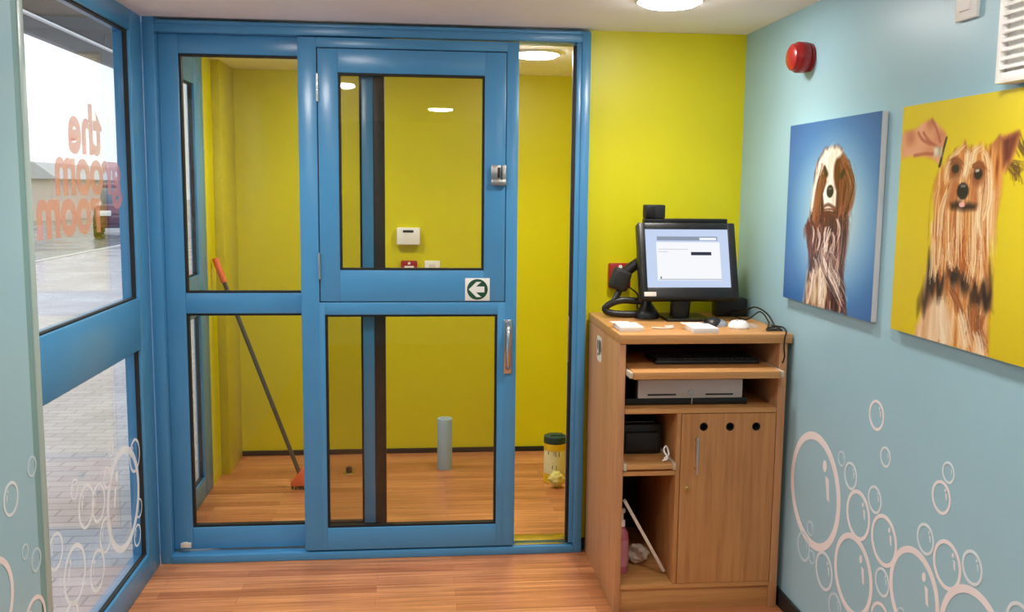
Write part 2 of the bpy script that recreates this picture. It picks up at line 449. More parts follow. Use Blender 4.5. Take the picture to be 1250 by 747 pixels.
w = thing('window_3', 'blue framed fixed glass panel left of the sliding door', 'glass panel', (-0.588, YF + 0.06, 0.046), kind='structure')
y0, y1 = YF + 0.044, YF + 0.086
m = BM(); leaf_bars(m, -1.04, -0.180, 0.046, 2.212, -0.960, -0.228, [(0.142, 1.071), (1.158, 2.135)], y0, y1); obj('panel_frame', m, M['blue'], w)
bx('brush_seal', M['brush'], w, -0.180, -0.133, y0 + 0.004, y1, 0.046, 2.212, bev=0.003)
for z0, z1 in ((0.142, 1.071), (1.158, 2.135)):
    xz_gasket('gasket', w, -0.960, -0.228, z0, z1, y0 + 0.006, y1 - 0.008)
    bx('pane', M['doorglass'], w, -0.956, -0.232, y0 + 0.018, y0 + 0.024, z0 + 0.004, z1 - 0.004, bev=0)
b = BM(); box(b, -1.012, -0.968, y0 - 0.012, y0, 0.055, 0.077, bev=0.003); box(b, -1.0, -0.98, y0 - 0.02, y0 - 0.01, 0.06, 0.084, bev=0.002)
o = obj('floor_bolt', b, M['cream'], w); o['label'] = 'small chrome bolt on bottom rail'

d = thing('door_1', 'blue sliding glass door with hinged upper hatch', 'door', (-0.028, YF + 0.01, 0.044), kind='structure')
y0, y1 = YF - 0.006, YF + 0.036
m = BM()
box(m, -0.480, -0.404, y0, y1, 0.044, 2.206, bev=0.004); box(m, 0.375, 0.425, y0, y1, 0.044, 2.206, bev=0.004)
box(m, -0.406, -0.383, y0, y1, 0.044, 1.124, bev=0.003); box(m, 0.343, 0.377, y0, y1, 0.044, 1.124, bev=0.003)
box(m, -0.405, 0.376, y0, y1, 2.166, 2.206, bev=0.003)
box(m, -0.384, 0.344, y0, y1, 1.071, 1.124, bev=0.003)
box(m, -0.384, 0.344, y0, y1, 0.044, 0.142, bev=0.003)
obj('door_frame', m, M['blue'], d)
xz_gasket('gasket', d, -0.383, 0.343, 0.142, 1.071, y0 + 0.006, y1 - 0.006)
bx('pane', M['doorglass'], d, -0.379, 0.339, y0 + 0.018, y0 + 0.024, 0.146, 1.067, bev=0)
m = BM(); box(m, -0.4045, -0.400, y0 + 0.01, y1 - 0.004, 1.124, 2.166); box(m, 0.372, 0.3755, y0 + 0.01, y1 - 0.004, 1.124, 2.166)
box(m, -0.402, 0.374, y0 + 0.01, y1 - 0.004, 2.1625, 2.1665); box(m, -0.402, 0.374, y0 + 0.01, y1 - 0.004, 1.1235, 1.1275)
obj('hatch_seal', m, M['rubber'], d)
h = obj('hatch', (lambda b: (leaf_bars(b, -0.4005, 0.3725, 1.1275, 2.1625, -0.318, 0.283, [(1.259, 2.067)], y0 + 0.001, y1 - 0.002, 0.003), b)[1])(BM()), M['blue'], d)
xz_gasket('gasket', h, -0.318, 0.283, 1.259, 2.067, y0 + 0.006, y1 - 0.008)
bx('pane', M['doorglass'], h, -0.314, 0.279, y0 + 0.018, y0 + 0.024, 1.263, 2.063, bev=0)
for zc in (2.005, 1.276):
    b = BM(); lathe(b, [(0, -0.055), (0.0065, -0.055), (0.0065, -0.002), (0.0055, -0.002), (0.0055, 0.002), (0.0065, 0.002), (0.0065, 0.055), (0, 0.055)], (-0.402, y0 - 0.004, zc), seg=14)
    o = obj('hinge', b, M['chrome'], h); o['label'] = 'chrome hinge'
b = BM(); box(b, 0.31, 0.352, y0 - 0.016, y0 + 0.002, 1.632, 1.702, bev=0.003); box(b, 0.31, 0.374, y0 - 0.024, y0 - 0.012, 1.618, 1.642, bev=0.003)
box(b, 0.356, 0.374, y0 - 0.016, y0 + 0.002, 1.618, 1.702, bev=0.003)
o = obj('latch', b, M['steel'], h); o['label'] = 'steel latch'
b = BM(); box(b, 0.337, 0.349, y0 - 0.02, y0 - 0.0165, 1.648, 1.692, bev=0.001); obj('latch_slot', b, M['black'], o) if False else obj('latch_slot', b, M['brush'], h)
b = BM(); box(b, 0.370, 0.406, y0 - 0.008, y0 + 0.002, 0.815, 1.05, bev=0.004)
tube(b, [(0.388, y0 - 0.004, 1.03), (0.389, y0 - 0.03, 1.005), (0.389, y0 - 0.042, 0.935), (0.389, y0 - 0.03, 0.865), (0.388, y0 - 0.004, 0.84)], 0.011, 12)
o = obj('pull_handle', b, M['chrome'], d); o['label'] = 'satin chrome bow handle'

s = thing('direction_sign', 'square white sticker with green ring and left arrow on the door hatch', 'sign', (0.2565, y0 - 0.002, 1.131))
bx('backing', M['signwhite'], s, 0.204, 0.309, y0 - 0.0025, y0, 1.131, 1.227, bev=0.0005)
b = BM(); lathe(b, [(0, 0), (0.044, 0), (0.044, 0.0008), (0, 0.0008)], (0.2565, y0 - 0.0025, 1.179), axis='-y', seg=48); obj('green_disc', b, M['green'], s)
b = BM()
for q in ([(0.2195, 1.179), (0.252, 1.2115), (0.2505, 1.1915), (0.2505, 1.179)], [(0.252, 1.2115), (0.2735, 1.2115), (0.2505, 1.1915)], [(0.2505, 1.179), (0.2505, 1.1665), (0.252, 1.1465), (0.2195, 1.179)], [(0.2505, 1.1665), (0.2735, 1.1465), (0.252, 1.1465)], [(0.2505, 1.1665), (0.286, 1.1665), (0.286, 1.1915), (0.2505, 1.1915)]):
    prism(b, q, 'xz', y0 - 0.0044, y0 - 0.0034)
obj('arrow', b, M['signwhite'], s)

# ================================================================== CEILING LAMPS
def lamp_proto(loc, label):
    l = thing('ceiling_lamp', label, 'lamp', (0, 0, ZC), 'round ceiling lamps')
    b = BM(); lathe(b, [(0.107, 0), (0.122, 0), (0.122, -0.008), (0.114, -0.012), (0.107, -0.010)], (0, 0, ZC), seg=48)
    obj('rim', b, M['white'], l)
    b = BM(); lathe(b, [(0, -0.028), (0.06, -0.027), (0.09, -0.023), (0.103, -0.016), (0.1055, -0.004), (0, -0.004)], (0, 0, ZC), seg=48); obj('diffuser', b, M['lamp'], l)
    la = bpy.data.lights.new('lamp_light', 'AREA'); la.shape = 'DISK'; la.size = 0.2; la.energy = 3.6; la.spread = math.radians(125); la.color = (1.0, 0.955, 0.90)
    lo = bpy.data.objects.new('lamp_light', la); COL.objects.link(lo); lo.parent = l; lo.location = (0, 0, -0.031)
    l.location = loc
    return l
L0 = lamp_proto((0.885, 3.345, ZC), 'lit round white lamp on the ceiling above the cabinet')
for loc, lab in (((-0.5, 3.20, ZC), 'lit round lamp on the ceiling before the fixed glass panel'),
                 ((0.9, 1.75, ZC), 'lit round lamp on the ceiling beside the white louvred unit'),
                 ((-0.5, 1.75, ZC), 'lit round lamp on the ceiling nearest the left wall'),
                 ((0.2, 0.0, ZC), 'added unseen round lamp on the ceiling nearest the viewer'),  # unseen lamp, added to light the near end of the room
                 ((0.587, 4.72, ZC), 'lit round lamp on the lobby ceiling seen through the door gap'),
                 ((-0.5, 4.85, ZC), 'added unseen round lamp on the lobby ceiling beside the lobby window')):  # out of view behind the header, added for lobby light
    dup(L0, loc, lab)

# ================================================================== CABINET
CX0, CX1, CYF, CYB, CT = 0.746, 1.404, 3.385, 4.022, 1.075
c = thing('counter_cabinet', 'tall oak counter cabinet with open shelves and a door', 'cabinet', ((CX0 + CX1) / 2, (CYF + CYB) / 2, 0))
bx('worktop', M['oakx'], c, CX0 - 0.002, CX1, CYF - 0.006, CYB, CT - 0.036, CT, bev=0.004)
o = bx('side_panel', M['oakside'], c, CX0, 0.770, CYF, CYB, 0, CT - 0.037, bev=0.002)
bx('side_panel', M['oakside'], c, 1.357, 1.388, CYF, CYB, 0, CT - 0.037, bev=0.002)
bx('back_panel', M['softblack'], c, 0.771, 1.356, CYB - 0.016, CYB, 0.02, CT - 0.038, bev=0.001)
bx('shelf', M['oakx'], c, 0.771, 1.356, CYF + 0.002, CYB - 0.017, 0.774, 0.793, bev=0.001)
bx('divider', M['oak'], c, 0.972, 0.988, CYF + 0.002, CYB - 0.017, 0.107, 0.773, bev=0.001)
bx('shelf', M['oakx'], c, 0.771, 0.971, CYF + 0.004, CYB - 0.017, 0.535, 0.553, bev=0.001)
bx('bottom_panel', M['oakx'], c, 0.771, 1.356, CYF + 0.002, CYB - 0.017, 0.088, 0.106, bev=0.001)
bx('plinth', M['oakx'], c, 0.771, 1.356, CYF + 0.012, CYF + 0.03, 0.0, 0.087, bev=0.001)
# door
m = BM(); holed_plate(m, 0.990, 1.354, 0.108, 0.772, [(1.075, 0.722, 0.0165), (1.177, 0.721, 0.0165), (1.279, 0.72, 0.0165)], CYF, CYF + 0.018)
dr = obj('door', m, M['oak'], c)
for hx, hz in ((1.075, 0.722), (1.177, 0.721), (1.279, 0.72)):
    b = BM(); annulus(b, hx, hz, 0.0135, 0.0163, 'xz', CYF + 0.001, CYF + 0.03, 24); lathe(b, [(0, 0), (0.0163, 0), (0.0163, 0.003), (0, 0.003)], (hx, CYF + 0.03, hz), axis='y', seg=24)
    o = obj('vent_cup', b, M['softblack'], dr); o['label'] = 'black round vent hole'
b = BM(); tube(b, [(1.046, CYF - 0.026, 0.545), (1.046, CYF - 0.026, 0.69)], 0.0055, 12, False)
for hz in (0.562, 0.673): tube(b, [(1.046, CYF + 0.002, hz), (1.046, CYF - 0.026, hz)], 0.0045, 10, False)
o = obj('handle', b, M['chrome'], dr); o['label'] = 'chrome bar handle'
b = BM(); lathe(b, [(0, 0), (0.0095, 0), (0.0095, 0.006), (0.007, 0.008), (0, 0.008)], (1.017, CYF, 0.483), axis='-y', seg=20); box(b, 1.0155, 1.0185, CYF - 0.016, CYF - 0.006, 0.473, 0.49, bev=0.001)
o = obj('lock', b, M['brass'], dr); o['label'] = 'small brass lock with key'
# pull-out shelf
tr = bx('pull_out_shelf', M['oakx'], c, 0.786, 1.340, 3.318, 3.94, 0.918, 0.946, bev=0.003)
for xa, xb in ((0.772, 0.785), (1.341, 1.355)):
    b = BM(); box(b, xa, xb, 3.322, 3.95, 0.922, 0.944, bev=0.002); o = obj('runner', b, M['runner'], tr); o['label'] = 'pale drawer runner'
tr = bx('pull_out_tray', M['oakx'], c, 0.784, 0.958, 3.378, 3.93, 0.562, 0.581, bev=0.002)
for xa, xb in ((0.771, 0.783), (0.959, 0.971)):
    b = BM(); box(b, xa, xb, 3.378, 3.94, 0.558, 0.585, bev=0.002); o = obj('runner', b, M['runner'], tr); o['label'] = 'pale drawer runner'

# sticker on the side of the cabinet
s = thing('side_sticker', 'small black and white sticker on the cabinet left side', 'sticker', (CX0, 3.775, 0.905))
b = BM(); prism(b, [(3.722, 0.918), (3.734, 0.905), (3.80, 0.905), (3.815, 0.918), (3.825, 0.985), (3.812, 1.008), (3.73, 1.008), (3.722, 0.99)], 'yz', CX0 - 0.0012, CX0 - 0.0002); obj('backing', b, M['signwhite'], s)
b = BM()
for pts in ([(3.808, 0.985), (3.80, 0.994), (3.788, 0.98), (3.792, 0.96), (3.80, 0.945), (3.806, 0.955)], [(3.776, 0.99), (3.762, 0.996), (3.756, 0.978), (3.766, 0.95), (3.756, 0.934), (3.766, 0.93), (3.776, 0.946)],
            [(3.748, 0.996), (3.733, 0.99), (3.728, 0.955), (3.738, 0.938), (3.746, 0.96)], [(3.806, 0.934), (3.782, 0.936), (3.79, 0.924)]):
    prism(b, pts, 'yz', CX0 - 0.0022, CX0 - 0.0014)
o = obj('emblem', b, M['softblack'], s)

# ---- things in the cabinet
k = thing('keyboard', 'low black keyboard lying on the pull-out shelf', 'keyboard', (1.10, 3.55, 0.946))
bx('keyboard_base', M['black'], k, 0.90, 1.31, 3.46, 3.63, 0.9465, 0.962, bev=0.004)
b = BM()
for r in range(5):
    for q in range(19): box(b, 0.91 + q * 0.0205, 0.927 + q * 0.0205, 3.475 + r * 0.029, 3.499 + r * 0.029, 0.962, 0.969)
obj('keys', b, M['softblack'], k)
k = thing('cash_drawer', 'black cash drawer with silver front below the pull-out shelf', 'cash drawer', (1.02, 3.6, 0.793))
bx('body', M['black'], k, 0.776, 1.262, 3.445, 3.86, 0.794, 0.82, bev=0.003); bx('case', M['black'], k, 0.826, 1.24, 3.447, 3.85, 0.8205, 0.898, bev=0.003)
f = bx('drawer_front', M['drawer'], k, 0.831, 1.237, 3.434, 3.446, 0.822, 0.893, bev=0.003)
for xa, xb in ((0.868, 0.978), (1.092, 1.2)):
    b = BM(); box(b, xa, xb, 3.4325, 3.4345, 0.833, 0.839, bev=0.0005); o = obj('slot', b, M['black'], f); o['label'] = 'thin black slot'
b = BM(); lathe(b, [(0, 0), (0.008, 0), (0.008, 0.004), (0, 0.004)], (1.032, 3.434, 0.845), axis='-y', seg=20); o = obj('lock', b, M['steel'], f)
b = BM(); tube(b, [(1.038, 3.432, 0.843), (1.039, 3.428, 0.83), (1.038, 3.43, 0.80)], 0.0025, 6); obj('key', b, M['steel'], f)
k = thing('receipt_printer', 'boxy black printer in the small upper bay of the cabinet', 'printer', (0.872, 3.6, 0.581))
bx('body', M['black'], k, 0.792, 0.95, 3.52, 3.75, 0.5815, 0.70, bev=0.008)
b = BM(); box(b, 0.806, 0.936, 3.508, 3.522, 0.60, 0.672, bev=0.004); obj('front_cover', b, M['softblack'], k)
b = BM(); box(b, 0.812, 0.93, 3.56, 3.565, 0.6995, 0.7015); obj('paper_slot', b, M['steel'], k)
b = BM(); tube(b, [(0.924, 3.40, 0.590), (0.94, 3.39, 0.602), (0.928, 3.40, 0.63), (0.942, 3.42, 0.64), (0.947, 3.40, 0.615), (0.93, 3.395, 0.600), (0.943, 3.41, 0.591), (0.95, 3.45, 0.5885)], 0.003, 8)
tag(obj('white_cable', b, M['white']), 'short white cable coiled at the edge of the small tray', 'cable')
k = thing('soap_bottle', 'pink pump bottle standing in the open bottom bay', 'bottle', (0.801, 3.52, 0.107))
b = BM(); lathe(b, [(0, 0), (0.026, 0), (0.028, 0.006), (0.028, 0.14), (0.024, 0.165), (0.014, 0.178), (0.014, 0.186), (0, 0.186)], (0.801, 3.52, 0.1065)); obj('body', b, M['pink'], k)
b = BM(); lathe(b, [(0.0284, 0.03), (0.0287, 0.03), (0.0287, 0.135), (0.0284, 0.135)], (0.801, 3.52, 0.1065)); obj('label_band', b, M['pinklabel'], k)
b = BM(); lathe(b, [(0, 0.187), (0.013, 0.187), (0.013, 0.21), (0.006, 0.214), (0.006, 0.245), (0, 0.245)], (0.801, 3.52, 0.1065), seg=18); box(b, 0.776, 0.813, 3.511, 3.529, 0.347, 0.364, bev=0.004); obj('pump', b, M['white'], k)
b = BM(); vs = box(b, -0.006, 0.006, -0.012, 0.012, -0.166, 0.166, bev=0.001); move(vs, Matrix.Translation((0.880, 3.475, 0.268)) @ Matrix.Rotation(math.radians(-29.5), 4, 'Y'))
tag(obj('wooden_strip', b, M['cream']), 'pale narrow strip leaning across the bottom bay', 'strip')
b = BM(); bmesh.ops.create_icosphere(b, subdivisions=4, radius=0.045)
rr = random.Random(3)
dirs = [Vector((rr.uniform(-1, 1), rr.uniform(-1, 1), rr.uniform(-1, 1))).normalized() for _ in range(70)]
for v in b.verts:
    n = v.co.normalized(); k_ = min((1 - abs(n.dot(q))) for q in dirs)
    v.co = n * (0.042 + 0.17 * min(k_, 0.3)); v.co.z *= 0.8
zmin = min(v.co.z for v in b.verts)
for v in b.verts: v.co += Vector((0.885, 3.605, 0.1062 - zmin))
tag(obj('crumpled_tissue', b, M['tissue'], angle=20), 'crumpled pale tissue behind the leaning strip', 'tissue')

# ================================================================== ON THE COUNTER
k = thing('monitor', 'black touchscreen monitor with lit screen on the counter', 'monitor', (1.09, 3.80, CT))
T = Matrix.Translation((1.102, 3.70, 1.168)) @ Matrix.Rotation(math.radians(-18), 4, 'X')
def tilted(bm): 
    for v in bm.verts: v.co = T @ v.co
    return bm
b = BM(); vs = box(b, -0.204, 0.204, 0, 0.05, 0, 0.322, bev=0.006); obj('housing', tilted(b), M['black'], k)
b = BM()
for q in ((-0.2, -0.176, 0.004, 0.318), (0.17, 0.2, 0.004, 0.318)): box(b, q[0], q[1], -0.006, 0.001, q[2], q[3], bev=0.002)
for q in ((0.004, 0.049), (0.292, 0.318)): box(b, -0.177, 0.171, -0.006, 0.001, q[0], q[1], bev=0.002)
obj('bezel', tilted(b), M['black'], k)
b = BM(); box(b, -0.177, 0.171, -0.0025, -0.0005, 0.048, 0.293)
sc_ = obj('screen', tilted(b), M['screen'], k)
def onscreen(name, mat, x0, x1, z0, z1, lift):
    b = BM(); box(b, x0, x1, -0.0025 - lift, -0.0023 - lift + 0.0001, z0, z1); return obj(name, tilted(b), mat, sc_)
onscreen('app_window', M['screenwin'], -0.132, 0.133, 0.078, 0.238, 0.0004)
onscreen('title_bar', M['screenbar'], -0.128, 0.125, 0.245, 0.262, 0.0004)
onscreen('title_highlight', M['screenwin'], 0.05, 0.12, 0.247, 0.257, 0.0008)
onscreen('input_field', M['screendark'], 0.011, 0.096, 0.183, 0.197, 0.0008)
onscreen('taskbar', M['screenbar'], -0.126, 0.133, 0.081, 0.084, 0.0008)
onscreen('icon', M['screendark'], -0.121, -0.116, 0.086, 0.094, 0.0008)
onscreen('toolbar', M['screenbar'], -0.125, 0.0, 0.2075, 0.209, 0.0008)
onscreen('side_rule', M['screenbar'], -0.125, -0.085, 0.197, 0.1985, 0.0008)
b = BM(); box(b, -0.192, -0.143, -0.0075, -0.006, 0.012, 0.03, bev=0.0005); o = obj('badge', tilted(b), M['cream'], k); o['label'] = 'small white label on bezel'
b = BM(); prism(b, [(1.045, 1.19), (1.125, 1.19), (1.108, 1.09), (1.115, 1.086), (1.045, 1.086), (1.05, 1.09)], 'xz', 3.765, 3.80); obj('neck', b, M['black'], k)
b = BM(); box(b, 1.012, 1.20, 3.715, 3.90, CT, CT + 0.012, bev=0.005); obj('foot', b, M['black'], k)
# slim bar behind the top edge and the small box on it
b = BM(); box(b, 0.934, 1.288, 3.836, 3.87, 1.468, 1.489, bev=0.004)
t_ = obj('top_bar', b, M['black'], k); t_['label'] = 'slim black bar along the top edge'
k2 = thing('small_box', 'small black box standing on the left end of the monitor bar', 'box', (0.975, 3.85, 1.489))
b = BM(); box(b, 0.938, 1.022, 3.832, 3.885, 1.4893, 1.545, bev=0.005); obj('body', b, M['softblack'], k2)
b = BM(); box(b, 0.942, 0.978, 3.828, 3.833, 1.494, 1.54, bev=0.002); obj('front_plate', b, M['black'], k2)

# barcode scanner on its looped stand
k = thing('barcode_scanner', 'black hand scanner hung on a looped stand left of the monitor', 'scanner', (0.87, 3.84, CT))
b = BM()
tube(b, [(0.955, 3.84, 1.142), (0.90, 3.84, 1.147), (0.845, 3.84, 1.148), (0.80, 3.845, 1.132), (0.782, 3.85, 1.112), (0.80, 3.845, 1.096), (0.85, 3.84, 1.091), (0.91, 3.835, 1.091), (0.965, 3.83, 1.092)], 0.0145, 12)
obj('stand_loop', b, M['black'], k)
b = BM(); lathe(b, [(0, 0), (0.05, 0), (0.05, 0.022), (0.042, 0.034), (0.022, 0.06), (0.017, 0.072), (0, 0.072)], (0.955, 3.83, CT)); obj('stand_base', b, M['black'], k)
b = BM(); tube(b, [(0.81, 3.845, 1.135), (0.832, 3.85, 1.17), (0.848, 3.855, 1.21), (0.845, 3.855, 1.235)], 0.013, 10); obj('stem', b, M['black'], k)
b = BM(); vs = box(b, -0.039, 0.039, -0.03, 0.03, -0.045, 0.045, bev=0.016, seg=3); move(vs, Matrix.Translation((0.842, 3.85, 1.235)) @ Matrix.Rotation(math.radians(18), 4, 'Y')); obj('scan_head', b, M['softblack'], k)
b = BM(); tube(b, [(0.84, 3.85, 1.235), (0.868, 3.848, 1.268), (0.915, 3.845, 1.305), (0.95, 3.86, 1.325)], 0.025, 12, r2=0.02); obj('handle', b, M['black'], k)
b = BM(); tube(b, [(0.855, 3.845, 1.225), (0.885, 3.85, 1.2), (0.92, 3.855, 1.17), (0.925, 3.88, 1.12), (0.94, 3.93, 1.08), (0.95, 3.97, 1.079)], 0.0035, 8); obj('lead', b, M['black'], k)

# white slabs, mice, box, cables
def white_box(label, x0, x1, y0, y1, h):
    r = thing('card_box', label, 'box', ((x0 + x1) / 2, (y0 + y1) / 2, CT), 'white boxes on the counter front')
    b = BM(); box(b, x0, x1, y0, y1, CT, CT + h, bev=0.002); obj('box_body', b, M['paper'], r)
    b = BM(); vs = box(b, x0 - 0.012, x1 - 0.03, y1 - 0.03, y1 + 0.012, CT + h + 0.0005, CT + h + 0.0025); move(vs, rot_about((x0, y1, CT + h), 'Y', -4) if False else Matrix.Identity(4)); obj('lid_flap', b, M['paper'], r)
white_box('flat white box at the left front corner of the counter', 0.760, 0.850, 3.445, 3.575, 0.019)
white_box('flat white box at the middle of the counter front edge', 1.025, 1.122, 3.395, 3.52, 0.021)
k = thing('computer_mouse', 'black and silver mouse right of the middle white box', 'mouse', (1.175, 3.60, CT), None)
def mouse_shell(cx, cy, a, bb, h, z0):
    b = BM(); bmesh.ops.create_uvsphere(b, u_segments=28, v_segments=14, radius=1)
    for v in b.verts:
        z = max(v.co.z, -0.0) ; v.co = Vector((cx + v.co.x * a, cy + v.co.y * bb, z0 + z * h))
    return b
obj('base', mouse_shell(1.172, 3.60, 0.052, 0.04, 0.030, CT + 0.0005), M['mousesilver'], k)
obj('top_shell', mouse_shell(1.166, 3.597, 0.043, 0.037, 0.034, CT + 0.001), M['black'], k)
b = BM(); lathe(b, [(0, -0.003), (0.008, -0.003), (0.008, 0.003), (0, 0.003)], (1.13, 3.59, CT + 0.022), axis='y', seg=16); obj('scroll_wheel', b, M['softblack'], k)
k = thing('white_puck', 'white domed gadget right of the black mouse', 'gadget', (1.245, 3.53, CT))
b = BM(); lathe(b, [(0, 0), (0.038, 0), (0.041, 0.006), (0.038, 0.018), (0.027, 0.029), (0, 0.033)], (1.245, 3.53, CT)); obj('dome', b, M['white'], k)
for q in (-0.011, 0.011):
    b = BM(); lathe(b, [(0, 0), (0.005, 0), (0.004, 0.003), (0, 0.004)], (1.245 + q, 3.52, CT + 0.031), seg=14); obj('button', b, M['drawer'], k)
k = thing('router_box', 'black box standing at the back right of the counter', 'box', (1.335, 3.9, CT))
b = BM(); box(b, 1.262, 1.398, 3.86, 3.93, CT, 1.152, bev=0.006); obj('body', b, M['black'], k)
b = BM(); box(b, 1.272, 1.39, 3.857, 3.861, 1.084, 1.142, bev=0.0015); obj('front_plate', b, M['softblack'], k)
b = BM(); bmesh.ops.create_icosphere(b, subdivisions=4, radius=1)
for v in b.verts:
    n = v.co.normalized(); k_ = min((1 - abs(n.dot(q))) for q in dirs)
    v.co = Vector((1.312 + n.x * (0.022 + 0.02 * k_), 3.56 + n.y * 0.032, CT + 0.0005 + max(0, n.z) * (0.012 + 0.05 * min(k_, 0.25))))
tag(obj('plastic_bag', b, M['clear'], angle=20), 'small crumpled clear plastic bag beside the white gadget', 'bag')
k = thing('black_cables', 'tangle of black cables at the right end of the counter', 'cable', (1.36, 3.5, CT))
for pts, r in (([(1.33, 3.86, 1.10), (1.35, 3.76, 1.115), (1.372, 3.70, 1.136), (1.392, 3.62, 1.12), (1.388, 3.52, 1.082), (1.37, 3.48, 1.0805), (1.352, 3.49, 1.0805), (1.365, 3.525, 1.0805), (1.39, 3.49, 1.0805), (1.38, 3.43, 1.081)], 0.0032),
               ([(1.31, 3.86, 1.09), (1.35, 3.74, 1.08), (1.385, 3.68, 1.12), (1.392, 3.6, 1.09), (1.365, 3.53, 1.083), (1.35, 3.47, 1.081), (1.37, 3.45, 1.085), (1.392, 3.48, 1.088), (1.37, 3.51, 1.088)], 0.0028),
               ([(1.37, 3.51, 1.087), (1.39, 3.46, 1.09), (1.385, 3.41, 1.088), (1.375, 3.374, 1.083), (1.368, 3.368, 1.06), (1.367, 3.368, 1.02), (1.372, 3.372, 0.99), (1.365, 3.374, 0.965)], 0.003),
               ([(1.36, 3.51, 1.0805), (1.335, 3.47, 1.0805), (1.33, 3.43, 1.0805), (1.385, 3.44, 1.0805)], 0.003)):
    b = BM(); tube(b, pts, r, 8); obj('cable', b, M['black'], k)
b = BM(); tube(b, [(0.90, 3.53, CT + 0.004), (0.95, 3.51, CT + 0.004), (0.985, 3.53, CT + 0.004), (0.96, 3.56, CT + 0.004), (1.0, 3.58, CT + 0.004)], 0.0035, 8)
tag(obj('thin_lead', b, M['cream']), 'thin pale lead lying between the two white boxes', 'cable')

# ================================================================== ON THE WALLS
def call_point(label, xc, zc, yw):
    k = thing('fire_call_point', label, 'fire alarm', (xc, yw, zc - 0.05))
    m = BM(); box(m, xc - 0.048, xc + 0.048, yw - 0.03, yw, zc - 0.055, zc + 0.055, bev=0.006); obj('housing', m, M['red'], k)
    m = BM(); box(m, xc - 0.028, xc + 0.028, yw - 0.033, yw - 0.029, zc - 0.022, zc + 0.024, bev=0.001); o = obj('glass_pane', m, M['white'], k); o['label'] = 'white press panel'
    m = BM(); lathe(m, [(0, 0), (0.008, 0), (0.008, 0.003), (0, 0.003)], (xc, yw - 0.03, zc + 0.04), axis='-y', seg=16); o = obj('lamp_spot', m, M['white'], k)
    m = BM(); lathe(m, [(0, 0), (0.007, 0), (0.007, 0.001), (0, 0.001)], (xc, yw - 0.033, zc), axis='-y', seg=16); obj('press_mark', m, M['softblack'], k)
call_point('red fire call point on the lime wall behind the scanner', 0.877, 1.235, YW)
call_point('red fire call point on the lobby back wall seen through the hatch', -0.044, 1.122, YB)
k = thing('alarm_sounder', 'round red alarm sounder high on the pale blue wall', 'fire alarm', (XR, 3.357, 2.03))
b = BM(); lathe(b, [(0, 0), (0.05, 0), (0.052, 0.012), (0, 0.012)], (XR, 3.357, 2.083), axis='-x', seg=36); obj('back_plate', b, M['red'], k)
b = BM(); lathe(b, [(0, 0.012), (0.048, 0.012), (0.054, 0.02), (0.055, 0.05), (0.05, 0.058), (0, 0.058)], (XR, 3.357, 2.083), axis='-x', seg=36); obj('body', b, M['red'], k)
b = BM(); lathe(b, [(0, 0.058), (0.049, 0.058), (0.046, 0.07), (0.034, 0.078), (0, 0.08)], (XR, 3.357, 2.083), axis='-x', seg=36); o = obj('lens', b, M['redlens'], k); o['label'] = 'bright red glossy lens'
k = thing('wall_switch', 'square white wall switch high on the pale blue wall', 'switch', (XR, 2.363, 2.045))
bx('plate', M['white'], k, XR - 0.012, XR, 2.316, 2.411, 2.045, 2.14, bev=0.003)
bx('rocker', M['white'], k, XR - 0.018, XR - 0.0115, 2.34, 2.388, 2.066, 2.12, bev=0.004)
k = thing('wall_heater', 'white louvred unit at the top right edge of the wall', 'heater', (XR, 1.95, 1.858))
bx('casing', M['white'], k, XR - 0.035, XR, 1.75, 2.148, 1.858, 2.22, bev=0.004)
for i in range(15):
    b = BM(); vs = box(b, XR - 0.052, XR - 0.030, 1.76, 2.138, -0.0035, 0.0035, bev=0.001)
    z = 1.903 + i * 0.0205
    for v in b.verts: v.co.z += z + (v.co.x - (XR - 0.03)) * 0.45
    obj('louvre', b, M['white'], k)
bx('bottom_lip', M['white'], k, XR - 0.048, XR - 0.034, 1.752, 2.146, 1.859, 1.884, bev=0.003)
bx('casing_end', M['white'], k, XR - 0.054, XR - 0.033, 2.136, 2.15, 1.859, 2.22, bev=0.002)
k = thing('thermostat', 'white control box on the lobby back wall', 'thermostat', (-0.048, YB, 1.27))
bx('case', M['white'], k, -0.116, 0.02, YB - 0.045, YB, 1.272, 1.372, bev=0.005)
bx('display', M['softblack'], k, -0.08, -0.018, YB - 0.047, YB - 0.0445, 1.345, 1.358, bev=0.0005)
k = thing('wall_socket', 'small white plate beside the lobby call point', 'socket', (0.092, YB, 1.08))
bx('plate', M['white'], k, 0.048, 0.138, YB - 0.012, YB, 1.085, 1.175, bev=0.003); bx('rocker', M['cream'], k, 0.075, 0.111, YB - 0.016, YB - 0.0115, 1.105, 1.155, bev=0.002)

# ================================================================== IN THE LOBBY
k = thing('broom', 'broom with dark pole and orange head leaning in the lobby', 'broom', (-0.6, 4.99, 0))
b = BM(); tube(b, [(-0.617, 4.992, 0.06), (-1.02, 5.13, 1.10)], 0.0115, 12, False); obj('pole', b, M['pole'], k)
b = BM(); tube(b, [(-1.018, 5.129, 1.095), (-1.066, 5.146, 1.222)], 0.0165, 12, False); o = obj('grip', b, M['orange'], k); o['label'] = 'orange grip'
b = BM(); prism(b, [(-0.672, 0.02), (-0.668, 0.045), (-0.635, 0.075), (-0.61, 0.115), (-0.592, 0.12), (-0.575, 0.105), (-0.545, 0.07), (-0.51, 0.045), (-0.508, 0.02)], 'xz', 4.968, 5.015)
bmesh.ops.bevel(b, geom=list(b.edges), offset=0.004, segments=1, affect='EDGES'); o = obj('head', b, M['orange'], k); o['label'] = 'orange broom head'
b = BM()
rr = random.Random(5)
